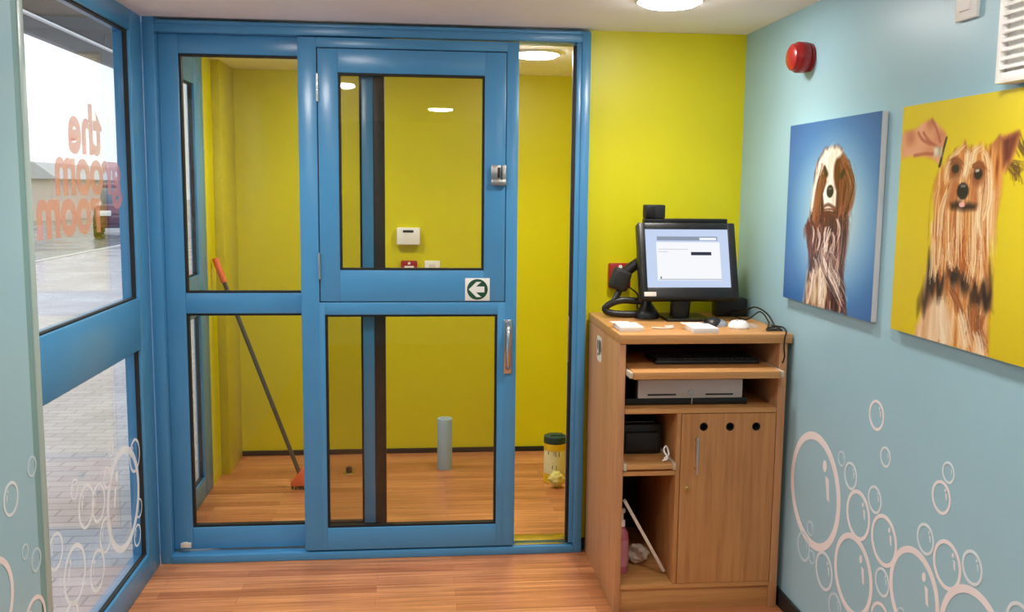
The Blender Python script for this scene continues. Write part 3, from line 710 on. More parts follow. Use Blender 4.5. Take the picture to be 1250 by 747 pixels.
for i in range(90):
    x = -0.665 + 0.152 * rr.random(); y = 4.973 + 0.037 * rr.random()
    tube(b, [(x, y, 0.022), (x + rr.uniform(-0.006, 0.006), y + rr.uniform(-0.006, 0.006), 0.0)], 0.0016, 4, False)
o = obj('bristles', b, M['bristle'], k); o['kind'] = 'stuff'; o['label'] = 'dark bristles'
k = thing('paper_roll', 'tall blue paper roll standing on the lobby floor', 'paper roll', (0.159, 5.30, 0))
b = BM(); lathe(b, [(0.018, 0.0), (0.042, 0.0), (0.043, 0.003), (0.043, 0.293), (0.042, 0.296), (0.018, 0.296)], (0.159, 5.31, 0), seg=36); obj('paper', b, M['rollblue'], k)
b = BM(); annulus(b, 0.159, 5.31, 0.015, 0.0178, 'xy', 0.001, 0.297, 28); o = obj('core', b, M['card'], k); o['label'] = 'brown card core'
k = thing('wipes_tub', 'yellow tub of wipes with dark lid on the lobby floor', 'tub', (0.755, 5.02, 0))
b = BM(); lathe(b, [(0, 0.0), (0.058, 0.0), (0.06, 0.004), (0.06, 0.215), (0, 0.215)], (0.758, 5.03, 0), seg=36); obj('body', b, M['tub'], k)
b = BM(); lathe(b, [(0.0602, 0.055), (0.0606, 0.055), (0.0606, 0.182), (0.0602, 0.182)], (0.758, 5.03, 0), seg=36); o = obj('label_wrap', b, M['tublabel'], k); o['label'] = 'pale printed label'
for z0, z1 in ((0.002, 0.045), (0.19, 0.222)):
    b = BM(); lathe(b, [(0.0602, z0), (0.062, z0), (0.062, z1), (0.0602, z1)], (0.758, 5.03, 0), seg=36); o = obj('band', b, M['yellow'], k); o['label'] = 'bright yellow band'
b = BM(); lathe(b, [(0.0, 0.222), (0.062, 0.222), (0.064, 0.226), (0.062, 0.258), (0.05, 0.264), (0, 0.264)], (0.758, 5.03, 0), seg=36); box(b, 0.73, 0.80, 5.0, 5.05, 0.262, 0.27, bev=0.003); o = obj('lid', b, M['teal'], k); o['label'] = 'dark teal lid'
for xa, xb, za, zb in ((0.715, 0.745, 0.165, 0.18), (0.752, 0.775, 0.155, 0.182), (0.735, 0.76, 0.085, 0.105)):
    b = BM(); vs = box(b, xa, xb, 4.967, 4.9705, za, zb)
    for v in vs: v.co.y += 0.065 - math.sqrt(max(0.0004, 0.063 ** 2 - (v.co.x - 0.758) ** 2)) + (0.0 if v.co.y < 4.969 else -0.002)
    obj('label_mark', b, M['softblack'], k)
b = BM(); bmesh.ops.create_icosphere(b, subdivisions=4, radius=1)
for v in b.verts:
    n = v.co.normalized(); k_ = min((1 - abs(n.dot(q))) for q in dirs)
    r = 0.033 + 0.15 * min(k_, 0.3); v.co = Vector((n.x * r * 1.1, n.y * r * 0.9, n.z * r * 1.2))
zmin = min(v.co.z for v in b.verts)
for v in b.verts: v.co += Vector((0.752, 4.918, -zmin + 0.0005))
tag(obj('crumpled_wipe', b, M['wipe'], angle=20), 'crumpled pale yellow wipe in front of the tub', 'cloth')
k = thing('door_stop', 'small dark floor stop on the lobby planks', 'door stop', (-0.383, 5.26, 0))
b = BM(); lathe(b, [(0, 0), (0.034, 0), (0.032, 0.005), (0.016, 0.006), (0, 0.006)], (-0.383, 5.26, 0)); obj('ring', b, M['brass'], k)
b = BM(); lathe(b, [(0, 0.006), (0.017, 0.006), (0.017, 0.03), (0.013, 0.034), (0, 0.034)], (-0.383, 5.26, 0)); obj('rubber_post', b, M['rubber'], k)

# ================================================================== CANVAS PRINTS
D1 = {
    'sil': [(0.373,0.799), (0.439,0.842), (0.546,0.857), (0.64,0.834), (0.709,0.775), (0.761,0.707), (0.777,0.646), (0.768,0.573), (0.747,0.536), (0.732,0.449), (0.716,0.361), (0.704,0.285), (0.713,0.16), (0.749,0.063), (0.765,0.002), (0.281,-0.013), (0.295,0.059), (0.319,0.199), (0.29,0.334), (0.249,0.428), (0.291,0.457), (0.313,0.539), (0.332,0.634), (0.337,0.727)],
    'white': [(0.375,0.779), (0.439,0.842), (0.546,0.857), (0.64,0.834), (0.618,0.797), (0.568,0.78), (0.554,0.736), (0.565,0.685), (0.598,0.621), (0.593,0.545), (0.544,0.505), (0.472,0.529), (0.436,0.608), (0.485,0.673), (0.464,0.738), (0.418,0.772), (0.367,0.713), (0.335,0.607), (0.304,0.485), (0.3,0.464), (0.323,0.634)],
    'lp': [(0.427,0.771), (0.475,0.712), (0.472,0.66), (0.436,0.608), (0.43,0.528), (0.477,0.49), (0.397,0.434), (0.32,0.472), (0.336,0.594), (0.368,0.707)],
    'rp': [(0.58,0.792), (0.643,0.802), (0.71,0.769), (0.762,0.695), (0.775,0.622), (0.753,0.548), (0.702,0.497), (0.612,0.495), (0.606,0.545), (0.603,0.621), (0.558,0.698), (0.556,0.761)],
    'nose': [(0.523,0.624), (0.561,0.624), (0.526,0.591)],
    'mouth': [(0.471,0.545), (0.52,0.554), (0.581,0.537)],
    'lear': [(0.291,0.457), (0.248,0.435), (0.29,0.334), (0.318,0.295), (0.386,0.273), (0.454,0.305), (0.487,0.399), (0.423,0.462)],
    'cream': [(0.322,0.172), (0.419,0.235), (0.509,0.19), (0.548,0.089), (0.53,-0.003), (0.281,-0.013)],
    'legd': [(0.636,0.151), (0.709,0.197), (0.741,0.062), (0.68,0.105)],
    's1': [(0.554,0.415), (0.518,0.362), (0.485,0.28), (0.535,0.206), (0.624,0.137), (0.744,0.031)],
    's2': [(0.598,0.379), (0.566,0.3), (0.574,0.223), (0.649,0.153), (0.724,0.06)],
    's3': [(0.51,0.439), (0.489,0.373), (0.512,0.296)],
    's4': [(0.631,0.317), (0.675,0.27), (0.613,0.239)],
    's5': [(0.399,0.421), (0.392,0.354), (0.413,0.288)],
    's6': [(0.378,0.205), (0.358,0.121), (0.325,0.007)],
    's7': [(0.486,0.148), (0.479,0.081), (0.501,0.004)],
    'dk1': [(0.702,0.497), (0.724,0.411), (0.707,0.21)],
    'dk2': [(0.442,0.29), (0.361,0.23), (0.328,0.118)],
    'dk3': [(0.534,0.219), (0.556,0.142), (0.607,0.044)],
    'dk4': [(0.64,0.229), (0.687,0.157), (0.721,0.085)],
}
D2 = {
    'hand': [(0.01,0.769), (-0.0,0.863), (0.02,0.892), (0.095,0.895), (0.17,0.923), (0.22,0.93), (0.279,0.897), (0.324,0.865), (0.332,0.844), (0.314,0.795), (0.3,0.759), (0.29,0.738), (0.244,0.761), (0.186,0.774), (0.121,0.777), (0.053,0.779)],
    'fing1': [(0.22,0.927), (0.263,0.877), (0.286,0.832)],
    'fing2': [(0.162,0.876), (0.218,0.836), (0.283,0.803)],
    'fing3': [(0.107,0.781), (0.185,0.786), (0.248,0.783)],
    'pal': [(0.123,0.878), (0.166,0.846), (0.219,0.825)],
    'comb': [(0.332,0.844), (0.315,0.788), (0.297,0.731)],
    'clip': [(0.248,0.812), (0.306,0.809), (0.31,0.77), (0.252,0.772)],
    'ear': [(0.609,0.792), (0.671,0.811), (0.746,0.82), (0.756,0.81), (0.734,0.757), (0.705,0.723), (0.659,0.747)],
    'earin': [(0.672,0.801), (0.742,0.815), (0.724,0.764), (0.694,0.74)],
    'head': [(0.358,0.764), (0.4,0.801), (0.455,0.815), (0.5,0.801), (0.552,0.806), (0.615,0.788), (0.669,0.74), (0.695,0.682), (0.693,0.617), (0.682,0.578), (0.663,0.525), (0.657,0.446), (0.281,0.424), (0.28,0.512), (0.262,0.6), (0.272,0.673), (0.303,0.73)],
    'w1': [(0.45,0.808), (0.382,0.764), (0.354,0.715), (0.349,0.658)],
    'w2': [(0.473,0.798), (0.477,0.733), (0.464,0.678)],
    'w3': [(0.553,0.799), (0.513,0.772), (0.506,0.718)],
    'w4': [(0.574,0.79), (0.611,0.729), (0.627,0.604), (0.603,0.523)],
    'w5': [(0.525,0.664), (0.563,0.603), (0.562,0.522), (0.58,0.455)],
    'w6': [(0.372,0.637), (0.334,0.557), (0.328,0.441)],
    'w7': [(0.419,0.686), (0.393,0.658), (0.382,0.601)],
    'eyeL': [(0.404,0.717), (0.423,0.717), (0.405,0.705)],
    'eyeR': [(0.548,0.694), (0.571,0.693), (0.55,0.677)],
    'nose': [(0.46,0.628), (0.491,0.628), (0.463,0.601)],
    'mouth': [(0.384,0.583), (0.429,0.591), (0.465,0.574), (0.502,0.585), (0.548,0.576), (0.546,0.555), (0.472,0.557), (0.392,0.562)],
    'tongue': [(0.46,0.574), (0.479,0.574), (0.461,0.564)],
    'h1': [(0.709,0.733), (0.75,0.7), (0.762,0.668)],
    'h2': [(0.756,0.813), (0.777,0.781), (0.803,0.755)],
    'h3': [(0.719,0.726), (0.766,0.718), (0.777,0.699)],
    'body': [(0.268,0.484), (0.275,0.359), (0.243,0.255), (0.224,0.168), (0.232,0.092), (0.192,-0.018), (0.689,-0.022), (0.674,0.066), (0.663,0.133), (0.675,0.188), (0.677,0.263), (0.652,0.336), (0.635,0.499)],
    'dL': [(0.276,0.351), (0.243,0.255), (0.224,0.168), (0.232,0.092), (0.294,0.185), (0.382,0.196), (0.394,0.263), (0.319,0.272)],
    'dC': [(0.395,0.32), (0.511,0.311), (0.523,0.253), (0.444,0.228), (0.388,0.262)],
    'dR': [(0.54,0.263), (0.623,0.272), (0.652,0.336), (0.677,0.263), (0.673,0.18), (0.611,0.163), (0.561,0.187)],
    'legL': [(0.232,0.092), (0.294,0.185), (0.382,0.196), (0.433,0.089), (0.458,-0.02), (0.192,-0.018)],
    'b1': [(0.43,0.235), (0.473,0.192), (0.504,0.14)],
    'b2': [(0.573,0.181), (0.584,0.136), (0.574,0.064)],
    'b3': [(0.611,0.163), (0.606,0.101), (0.649,0.031)],
    'c1': [(0.382,0.188), (0.378,0.105), (0.416,0.005)],
    'c2': [(0.491,0.146), (0.523,0.087), (0.557,-0.002)],
    'c3': [(0.596,0.084), (0.626,0.027), (0.621,-0.036)],
    'o1': [(0.338,0.47), (0.34,0.389), (0.333,0.273)],
    'o2': [(0.417,0.474), (0.415,0.378), (0.435,0.307)],
    'o3': [(0.482,0.461), (0.478,0.383), (0.539,0.278)],
    'o4': [(0.541,0.48), (0.563,0.389), (0.563,0.273)],
    'o5': [(0.6,0.483), (0.615,0.393), (0.638,0.289)],
    'o6': [(0.296,0.419), (0.298,0.336), (0.299,0.261)],
}

class Painter:
    """paints the printed picture as colours on a fine grid of the canvas face"""
    def __init__(s, nu, nv):
        s.nu, s.nv = nu, nv
        u = np.linspace(0, 1, nu); v = np.linspace(0, 1, nv)
        s.U, s.V = np.meshgrid(u, v)
        s.C = np.zeros((nv, nu, 3))
        s.rng = np.random.default_rng(11); s.clip = None
    def noise(s, fu, fv):
        gu, gv = int(fu) + 2, int(fv) + 2
        g = s.rng.random((gv, gu)); x = s.U * fu; y = s.V * fv
        xi = x.astype(int); yi = y.astype(int); fx = x - xi; fy = y - yi
        fx = fx * fx * (3 - 2 * fx); fy = fy * fy * (3 - 2 * fy)
        return (g[yi, xi] * (1 - fx) + g[yi, xi + 1] * fx) * (1 - fy) + (g[yi + 1, xi] * (1 - fx) + g[yi + 1, xi + 1] * fx) * fy
    def hair(s, fu=60, fv=5):
        return np.clip((0.6 * s.noise(fu, fv) + 0.4 * s.noise(fu * 2.1, fv * 2)) * 1.6 - 0.3, 0, 1)
    def mask(s, pts, soft=0.012, wob=0.0):
        U = s.U + (s.noise(30, 8) - 0.5) * wob; V = s.V + (s.noise(40, 8) - 0.5) * wob * 1.5
        inside = np.zeros(U.shape, bool); dist = np.full(U.shape, 9.0); n = len(pts)
        for i in range(n):
            (x0, y0), (x1, y1) = pts[i], pts[(i + 1) % n]
            if y0 != y1:
                c = ((y0 > V) != (y1 > V)) & (U < (x1 - x0) * (V - y0) / (y1 - y0) + x0); inside ^= c
            L = (x1 - x0) ** 2 + (y1 - y0) ** 2 + 1e-12
            t = np.clip(((U - x0) * (x1 - x0) + (V - y0) * (y1 - y0)) / L, 0, 1)
            dist = np.minimum(dist, np.hypot(U - x0 - t * (x1 - x0), V - y0 - t * (y1 - y0)))
        sd = np.where(inside, dist, -dist)
        return np.clip(sd / soft * 0.5 + 0.5, 0, 1)
    def lay(s, m, col):
        col = np.asarray(col, float)
        s.C = s.C * (1 - m[..., None]) + (col if col.ndim == 3 else col[None, None, :]) * m[..., None]
    def tones(s, h, *cols):
        cols = np.array(cols, float); x = h * (len(cols) - 1); i = np.clip(x.astype(int), 0, len(cols) - 2); f = (x - i)[..., None]
        return cols[i] * (1 - f) + cols[i + 1] * f
    def line(s, pts, w, col, wob=0.012, op=1.0):
        P = smooth_path([(a, b, 0) for a, b in pts], 8); d = np.full(s.U.shape, 9.0)
        U = s.U + (s.noise(25, 10) - 0.5) * wob; V = s.V
        for a, b in zip(P, P[1:]):
            L = (b.x - a.x) ** 2 + (b.y - a.y) ** 2 + 1e-12
            t = np.clip(((U - a.x) * (b.x - a.x) + (V - a.y) * (b.y - a.y)) / L, 0, 1)
            d = np.minimum(d, np.hypot(U - a.x - t * (b.x - a.x), V - a.y - t * (b.y - a.y)))
        s.lay(np.clip(1.4 - d / w, 0, 1) * op, col)
    def strands(s, pts, n, spread, w, cols, op=0.6):
        n = int(n * 2.2); w = w * 0.62
        P0 = np.array([(q.x, q.y) for q in smooth_path([(a, b, 0) for a, b in pts], 6)])
        for k in range(n):
            off = s.rng.normal(0, spread, 2) * (1, 0.6); bend = s.rng.normal(0, spread * 0.7)
            tt = np.linspace(0, 1, len(P0)); a0 = int(s.rng.integers(0, max(1, len(P0) // 3))); b0 = len(P0) - int(s.rng.integers(0, max(1, len(P0) // 3)))
            P = (P0 + off + np.stack([bend * tt ** 2, 0 * tt], 1))[a0:b0]
            if len(P) < 2: continue
            c = np.array(cols[int(s.rng.integers(0, len(cols)))], float)
            ww = w * s.rng.uniform(0.7, 1.3)
            i0 = max(0, int((P[:, 0].min() - 3 * ww) * s.nu)); i1 = min(s.nu, int((P[:, 0].max() + 3 * ww) * s.nu) + 2)
            j0 = max(0, int((P[:, 1].min() - 3 * ww) * s.nv)); j1 = min(s.nv, int((P[:, 1].max() + 3 * ww) * s.nv) + 2)
            if i1 <= i0 or j1 <= j0: continue
            U = s.U[j0:j1, i0:i1]; V = s.V[j0:j1, i0:i1]; dd = np.full(U.shape, 9.0); tl = np.zeros(U.shape)
            for i in range(len(P) - 1):
                a, b = P[i], P[i + 1]; L = ((b - a) ** 2).sum() + 1e-12
                t = np.clip(((U - a[0]) * (b[0] - a[0]) + (V - a[1]) * (b[1] - a[1])) / L, 0, 1)
                q = np.hypot(U - a[0] - t * (b[0] - a[0]), V - a[1] - t * (b[1] - a[1])); dd = np.minimum(dd, q)
            m = np.clip(1.5 - dd / ww, 0, 1) * op * s.rng.uniform(0.5, 1.2)
            if s.clip is not None: m = m * s.clip[j0:j1, i0:i1]
            m = m[..., None]
            s.C[j0:j1, i0:i1] = s.C[j0:j1, i0:i1] * (1 - m) + c * m
    def spot(s, e, col, soft=0.25):
        (cx, cy), (ex, ey), (fx, fy) = e
        rx = math.hypot(ex - cx, ey - cy); ry = math.hypot(fx - cx, fy - cy)
        d = np.hypot((s.U - cx) / rx, (s.V - cy) / ry); s.lay(np.clip((1 - d) / soft + 0.5, 0, 1), col)

def paint_spaniel():
    p = Painter(260, 280); d = D1
    r = np.clip(np.hypot((p.U - 0.56) / 0.72, (p.V - 0.48) / 0.66), 0, 1)
    p.C = p.tones(r, (204, 222, 220), (178, 206, 214), (118, 166, 202), (62, 118, 176), (44, 94, 156))
    hb = p.hair(48, 4); p.clip = p.mask(d['sil'], 0.02, 0.02)
    p.lay(p.mask(d['sil'], 0.012, 0.018), p.tones(hb, (38, 16, 14), (78, 32, 24), (120, 62, 44), (200, 160, 138)))
    p.lay(p.mask(d['cream'], 0.02, 0.04), p.tones(p.hair(30, 7), (120, 76, 50), (206, 178, 142), (238, 220, 190)))
    p.lay(p.mask(d['legd'], 0.015, 0.04), p.tones(p.hair(40, 4), (40, 20, 18), (84, 44, 36)))
    p.lay(p.mask(d['lear'], 0.02, 0.05), p.tones(p.hair(44, 6), (60, 20, 16), (120, 52, 36), (176, 110, 84)))
    p.lay(p.mask(d['white'], 0.012, 0.012), p.tones(p.hair(30, 5), (226, 212, 190), (244, 238, 224), (250, 247, 238)))
    br = p.tones(p.hair(46, 6), (46, 16, 12), (84, 34, 22), (122, 60, 36), (158, 94, 62))
    p.lay(p.mask(d['lp'], 0.012, 0.02), br); p.lay(p.mask(d['rp'], 0.012, 0.02), br)
    p.clip = np.clip(p.mask(d['sil'], 0.05, 0.02) * 1.6, 0, 1)
    WH = [(244, 230, 214), (224, 196, 172), (196, 154, 128), (250, 242, 230)]; DK = [(40, 16, 14), (70, 28, 20), (98, 44, 30), (28, 12, 12)]
    for k in ('dk1', 'dk2', 'dk3', 'dk4', 's5', 's3'): p.strands(d[k], 16, 0.03, 0.0045, DK)
    for k, n_ in (('s1', 11), ('s2', 8), ('s3', 5), ('s6', 9), ('s7', 7)): p.strands(d[k], n_, 0.014, 0.0048, WH)
    for cx_, cy_ in ((0.40, 0.20), (0.36, 0.12), (0.47, 0.10), (0.62, 0.24), (0.66, 0.16), (0.58, 0.36), (0.42, 0.36), (0.35, 0.38), (0.63, 0.42)): p.strands([(cx_ - 0.02, cy_ + 0.06), (cx_ + 0.015, cy_ + 0.01), (cx_ - 0.005, cy_ - 0.06)], 4, 0.010, 0.005, WH)
    p.strands(d['s1'], 6, 0.045, 0.004, WH[:3]); p.strands(d['s2'], 6, 0.05, 0.004, DK)
    p.strands([(0.33, 0.44), (0.31, 0.36), (0.34, 0.28)], 16, 0.025, 0.004, DK + [(150, 84, 60)]); p.strands([(0.70, 0.5), (0.70, 0.38), (0.68, 0.24)], 16, 0.025, 0.004, DK + [(140, 78, 56), (190, 150, 130)])
    p.line(d['mouth'], 0.010, (120, 76, 66)); p.strands([(0.44, 0.50), (0.52, 0.51), (0.60, 0.50)], 14, 0.02, 0.006, [(92, 40, 26), (120, 60, 40), (60, 24, 18)])
    BR = [(70, 26, 16), (120, 58, 34), (168, 104, 70), (50, 18, 12), (190, 130, 92)]
    p.strands([(0.43, 0.72), (0.40, 0.62), (0.42, 0.48)], 12, 0.014, 0.004, BR); p.strands([(0.40, 0.76), (0.345, 0.64), (0.315, 0.5)], 12, 0.008, 0.0045, [(248, 240, 226), (236, 222, 204)]); p.strands([(0.66, 0.78), (0.74, 0.66), (0.70, 0.52)], 30, 0.03, 0.0042, BR)
    p.strands([(0.52, 0.84), (0.46, 0.80), (0.41, 0.72)], 10, 0.02, 0.004, [(252, 250, 242), (230, 218, 198)])
    cx, cy = d['nose'][0]
    p.line([(cx - 0.05, cy + 0.09), (cx - 0.075, cy + 0.12)], 0.018, (44, 18, 14)); p.line([(cx + 0.115, cy + 0.08), (cx + 0.135, cy + 0.10)], 0.018, (40, 16, 12))
    p.spot(d['nose'], (26, 20, 22)); p.line([(cx - 0.012, cy + 0.012), (cx + 0.012, cy + 0.014)], 0.005, (120, 112, 112))
    return p

def paint_terrier():
    p = Painter(290, 310); d = D2
    p.C = p.tones(np.clip(0.5 + (p.V - 0.5) * 0.4 + (p.noise(4, 4) - 0.5) * 0.2, 0, 1), (204, 178, 16), (220, 198, 22), (224, 206, 44))
    for k in ('h1', 'h2', 'h3'): p.strands(d[k], 9, 0.016, 0.004, [(84, 52, 22), (120, 80, 30), (60, 38, 20)])
    p.lay(p.mask(d['body'], 0.012, 0.03), p.tones(p.hair(40, 4), (150, 76, 30), (204, 132, 66), (226, 172, 110), (240, 206, 156)))
    p.lay(p.mask(d['legL'], 0.02, 0.03), p.tones(p.hair(36, 4), (212, 164, 118), (232, 200, 160), (240, 216, 184)))
    for k in ('dL', 'dC', 'dR'): p.lay(p.mask(d[k], 0.028, 0.05), p.tones(p.hair(44, 5), (34, 22, 16), (60, 36, 22), (110, 62, 30)))
    for k in ('b1', 'b2', 'b3'): p.strands(d[k], 16, 0.02, 0.0045, [(150, 84, 40), (110, 56, 26), (186, 116, 66)])
    for k in ('c1', 'c2', 'c3'): p.strands(d[k], 10, 0.018, 0.0045, [(246, 226, 194), (228, 196, 156), (236, 212, 180)])
    EAR = [(0.60, 0.80), (0.66, 0.835), (0.765, 0.845), (0.772, 0.83), (0.735, 0.745), (0.70, 0.69), (0.64, 0.72)]; p.lay(p.mask(EAR, 0.008, 0.008), p.tones(p.hair(50, 8), (150, 84, 40), (212, 146, 78))); p.lay(p.mask([(0.67, 0.82), (0.758, 0.836), (0.728, 0.755), (0.69, 0.72)], 0.012), p.tones(p.hair(40, 8), (88, 36, 22), (134, 64, 40)))
    p.clip = np.clip(p.mask(d['head'], 0.05, 0.03) + p.mask(d['body'], 0.05, 0.03), 0, 1)
    p.lay(p.mask(d['head'], 0.014, 0.022), p.tones(p.hair(46, 4), (150, 76, 28), (202, 124, 54), (224, 160, 90), (238, 200, 142)))
    OR = [(176, 84, 28), (204, 118, 48), (226, 160, 88), (150, 66, 22)]; LT = [(246, 222, 178), (236, 200, 146), (250, 234, 204), (224, 176, 116)]
    for k in ('o1', 'o3', 'o5', 'o2'): p.strands(d[k], 12, 0.022, 0.0042, OR)
    for k in ('o2', 'o4', 'o6', 'o1'): p.strands(d[k], 9, 0.018, 0.0042, LT)
    for xx in np.linspace(0.32, 0.66, 9): p.strands([(xx, 0.74 - abs(xx - 0.48) * 0.6), (xx - 0.01, 0.55), (xx + 0.01, 0.34)], 9, 0.02, 0.0042, OR + LT)
    for k, w in (('w1', 12), ('w2', 14), ('w3', 12), ('w4', 13), ('w5', 9), ('w6', 8), ('w7', 7)): p.strands(d[k], w, 0.010, 0.0045, LT)
    n = d['nose'][0]
    p.line([(n[0] - 0.06, n[1] + 0.02), (n[0] - 0.075, n[1] - 0.05)], 0.026, (176, 98, 50), op=0.8); p.line([(n[0] + 0.07, n[1] + 0.03), (n[0] + 0.08, n[1] - 0.05)], 0.026, (182, 104, 54), op=0.8)
    p.lay(p.mask(d['mouth'], 0.012, 0.015), (46, 24, 16)); p.spot(d['tongue'], (238, 176, 168))
    for q, k in ((d['eyeL'][0], 1), (d['eyeR'][0], -1)):
        p.strands([(q[0] - 0.03, q[1] + 0.03), (q[0], q[1] + 0.035), (q[0] + 0.035, q[1] + 0.01)], 14, 0.012, 0.005, [(150, 84, 42), (110, 58, 30), (190, 120, 66)])
        p.spot((q, (q[0] + 0.036, q[1]), (q[0], q[1] - 0.04)), (136, 74, 38), 1.0)
    p.spot((d['eyeL'][0], (d['eyeL'][0][0] + 0.023, d['eyeL'][0][1]), (d['eyeL'][0][0], d['eyeL'][0][1] - 0.017)), (44, 26, 18), 0.5); p.spot((d['eyeR'][0], (d['eyeR'][0][0] + 0.025, d['eyeR'][0][1]), (d['eyeR'][0][0], d['eyeR'][0][1] - 0.020)), (34, 20, 14), 0.45); p.spot((n, (n[0] + 0.037, n[1]), (n[0], n[1] - 0.033)), (22, 18, 18))
    e = d['eyeR'][0]; p.line([(e[0] - 0.008, e[1] + 0.012), (e[0] + 0.006, e[1] + 0.014)], 0.006, (200, 190, 180))
    p.line([(n[0] - 0.012, n[1] + 0.02), (n[0] + 0.012, n[1] + 0.02)], 0.006, (120, 116, 116))
    p.lay(p.mask(d['hand'], 0.01), p.tones(np.clip(0.5 + (p.noise(14, 14) - 0.5) * 1.2, 0, 1), (196, 116, 84), (226, 158, 118), (238, 182, 146)))
    for k in ('fing1', 'fing2', 'fing3', 'pal'): p.line(d[k], 0.008, (176, 92, 68), op=0.8)
    p.line(d['comb'], 0.007, (48, 34, 26)); p.lay(p.mask(d['clip'], 0.008), p.tones(p.hair(60, 40), (150, 136, 110), (236, 226, 200)))
    return p

def canvas(label, y_far, y_near, z0, z1, painter, xf):
    r = thing('canvas_picture', label, 'picture', (XR, (y_far + y_near) / 2, z0))
    bx('stretched_canvas', M['canvasedge'], r, xf + 0.0012, XR - 0.001, y_near, y_far, z0, z1, bev=0.003)
    p = painter; nu, nv = p.nu, p.nv
    org = Vector((xf, (y_far + y_near) / 2, z0))
    Y = y_far + (y_near - y_far) * p.U; Z = z0 + (z1 - z0) * p.V
    co = np.stack([np.zeros_like(Y), Y - org.y, Z - z0], -1).reshape(-1, 3)
    idx = np.arange(nu * nv).reshape(nv, nu)
    quads = np.stack([idx[:-1, :-1], idx[:-1, 1:], idx[1:, 1:], idx[1:, :-1]], -1).reshape(-1, 4)
    me = bpy.data.meshes.new('printed_face')
    me.from_pydata(co.tolist(), [], quads.tolist()); me.update()
    a = me.color_attributes.new('print', 'FLOAT_COLOR', 'POINT')
    c = np.clip(p.C / 255.0, 0, 1); c = np.where(c <= 0.04045, c / 12.92, ((c + 0.055) / 1.055) ** 2.4)
    a.data.foreach_set('color', np.concatenate([c.reshape(-1, 3), np.ones((nu * nv, 1))], 1).astype(np.float32).ravel())
    me.materials.append(M['print'])
    o = bpy.data.objects.new('printed_face', me); COL.objects.link(o); o.parent = r; o.location = org - r.location
    return r
canvas('canvas of a wet brown and white spaniel on blue', 3.454, 2.752, 1.207, 1.847, paint_spaniel(), 1.388)
canvas('canvas of a long haired terrier and a hand on yellow', 2.628, 1.922, 1.207, 1.847, paint_terrier(), 1.388)

# ================================================================== BUBBLE DECALS
def bubbles(name, label, x, side, rings, mats, loc):
    """thin vinyl rings on a plane x = const; side = direction they stand proud; rings (y, z, r, material key)"""
    root = thing(name, label, 'decal', loc)
    for i, (y, z, r, k) in enumerate(rings):
        t = 0.003 + 0.118 * r
        a, b_ = x + side * (0.0004 + 0.00004 * (i % 5)), x + side * (0.0010 + 0.00004 * (i % 5))
        m = BM(); annulus(m, y, z, r - t, r, 'yz', a, b_, 64 if r > 0.1 else 36)
        s = -1 if side < 0 else -1
        if r > 0.04:
            g = [(y + s * (0.50 * r), z + 0.02 * r), (y + s * (0.50 * r + 0.09 * r), z + 0.0 * r), (y + s * (0.59 * r - 0.06 * r), z + 0.36 * r), (y + s * (0.46 * r - 0.06 * r), z + 0.38 * r)]
            prism(m, g, 'yz', a, b_)
            prism(m, [(y + s * (0.36 * r) + 0.075 * r * math.cos(q), z + 0.54 * r + 0.1 * r * math.sin(q)) for q in np.linspace(0, 2 * PI, 13)[:-1]], 'yz', a, b_)
        elif r > 0.025:
            prism(m, [(y + s * 0.45 * r, z), (y + s * 0.56 * r, z - 0.02 * r), (y + s * 0.5 * r, z + 0.42 * r), (y + s * 0.38 * r, z + 0.45 * r)], 'yz', a, b_)
        obj('bubble', m, M[k], root)
    return root
P_, F_, T_ = 'decal', 'decalfaint', 'decalthin'
bubbles('bubble_mural', 'pinkish white bubble rings on the pale blue right wall', XR, -1, [
    (3.139, .546, .21, P_), (2.722, .922, .048, P_), (2.652, .81, .032, F_), (2.94, .721, .027, T_), (2.869, .684, .046, F_), (2.804, .574, .0815, P_),
    (2.702, .66, .044, F_), (2.632, .555, .080, P_), (2.817, .368, .135, P_), (3.027, .294, .069, F_), (2.627, .425, .045, F_), (2.449, .464, .136, P_),
    (2.342, .787, .0465, P_), (2.316, .864, .03, F_), (2.405, .646, .045, F_), (2.294, .616, .0675, P_), (2.182, .655, .0455, F_), (2.16, .455, .152, P_),
    (1.985, .60, .05, F_), (2.505, .375, .025, T_), (2.624, .30, .06, P_), (2.93, .205, .05, T_), (3.157, .40, .028, T_), (3.205, .314, .055, T_), (3.131, .303, .026, T_),
    (1.93, .36, .10, P_), (2.40, .25, .06, F_)], None, (XR, 2.6, 0.2))
bubbles('bubble_mural', 'pale bubble rings on the left edge wall beside the window', -1.05, 1, [
    (2.491, .79, .046, F_), (2.36, .56, .118, P_), (2.632, .835, .030, T_), (2.628, .57, .034, T_), (2.60, .40, .075, P_), (2.45, .30, .09, P_), (2.56, .62, .022, T_)], None, (-1.05, 2.5, 0.2))
W_ = 'windecal'
bubbles('window_bubble_decal', 'frosted bubble rings on the lower pane of the street window', XL - 0.020, 1, [
    (3.60, .42, .20, W_), (3.755, .545, .068, W_), (3.20, .528, .076, W_), (3.32, .50, .07, W_), (3.07, .345, .10, W_), (3.38, .36, .065, W_), (3.28, .27, .075, W_),
    (3.02, .20, .07, W_), (3.785, .32, .04, W_), (3.75, .22, .045, W_), (3.42, .56, .04, W_), (3.10, .62, .035, W_), (3.47, .65, .03, W_), (2.92, .48, .06, W_)], None, (XL - 0.03, 3.4, 0.1))
bubbles('window_bubble_decal', 'frosted bubble rings on the lower pane of the lobby window', XL - 0.020, 1, [
    (4.68, .66, .07, W_), (4.70, .50, .09, W_), (4.71, .78, .04, W_), (4.60, .34, .10, W_), (4.74, .40, .04, W_), (4.45, .50, .12, W_), (4.73, .27, .05, W_), (4.72, .86, .03, W_)], None, (XL - 0.03, 4.6, 0.2))

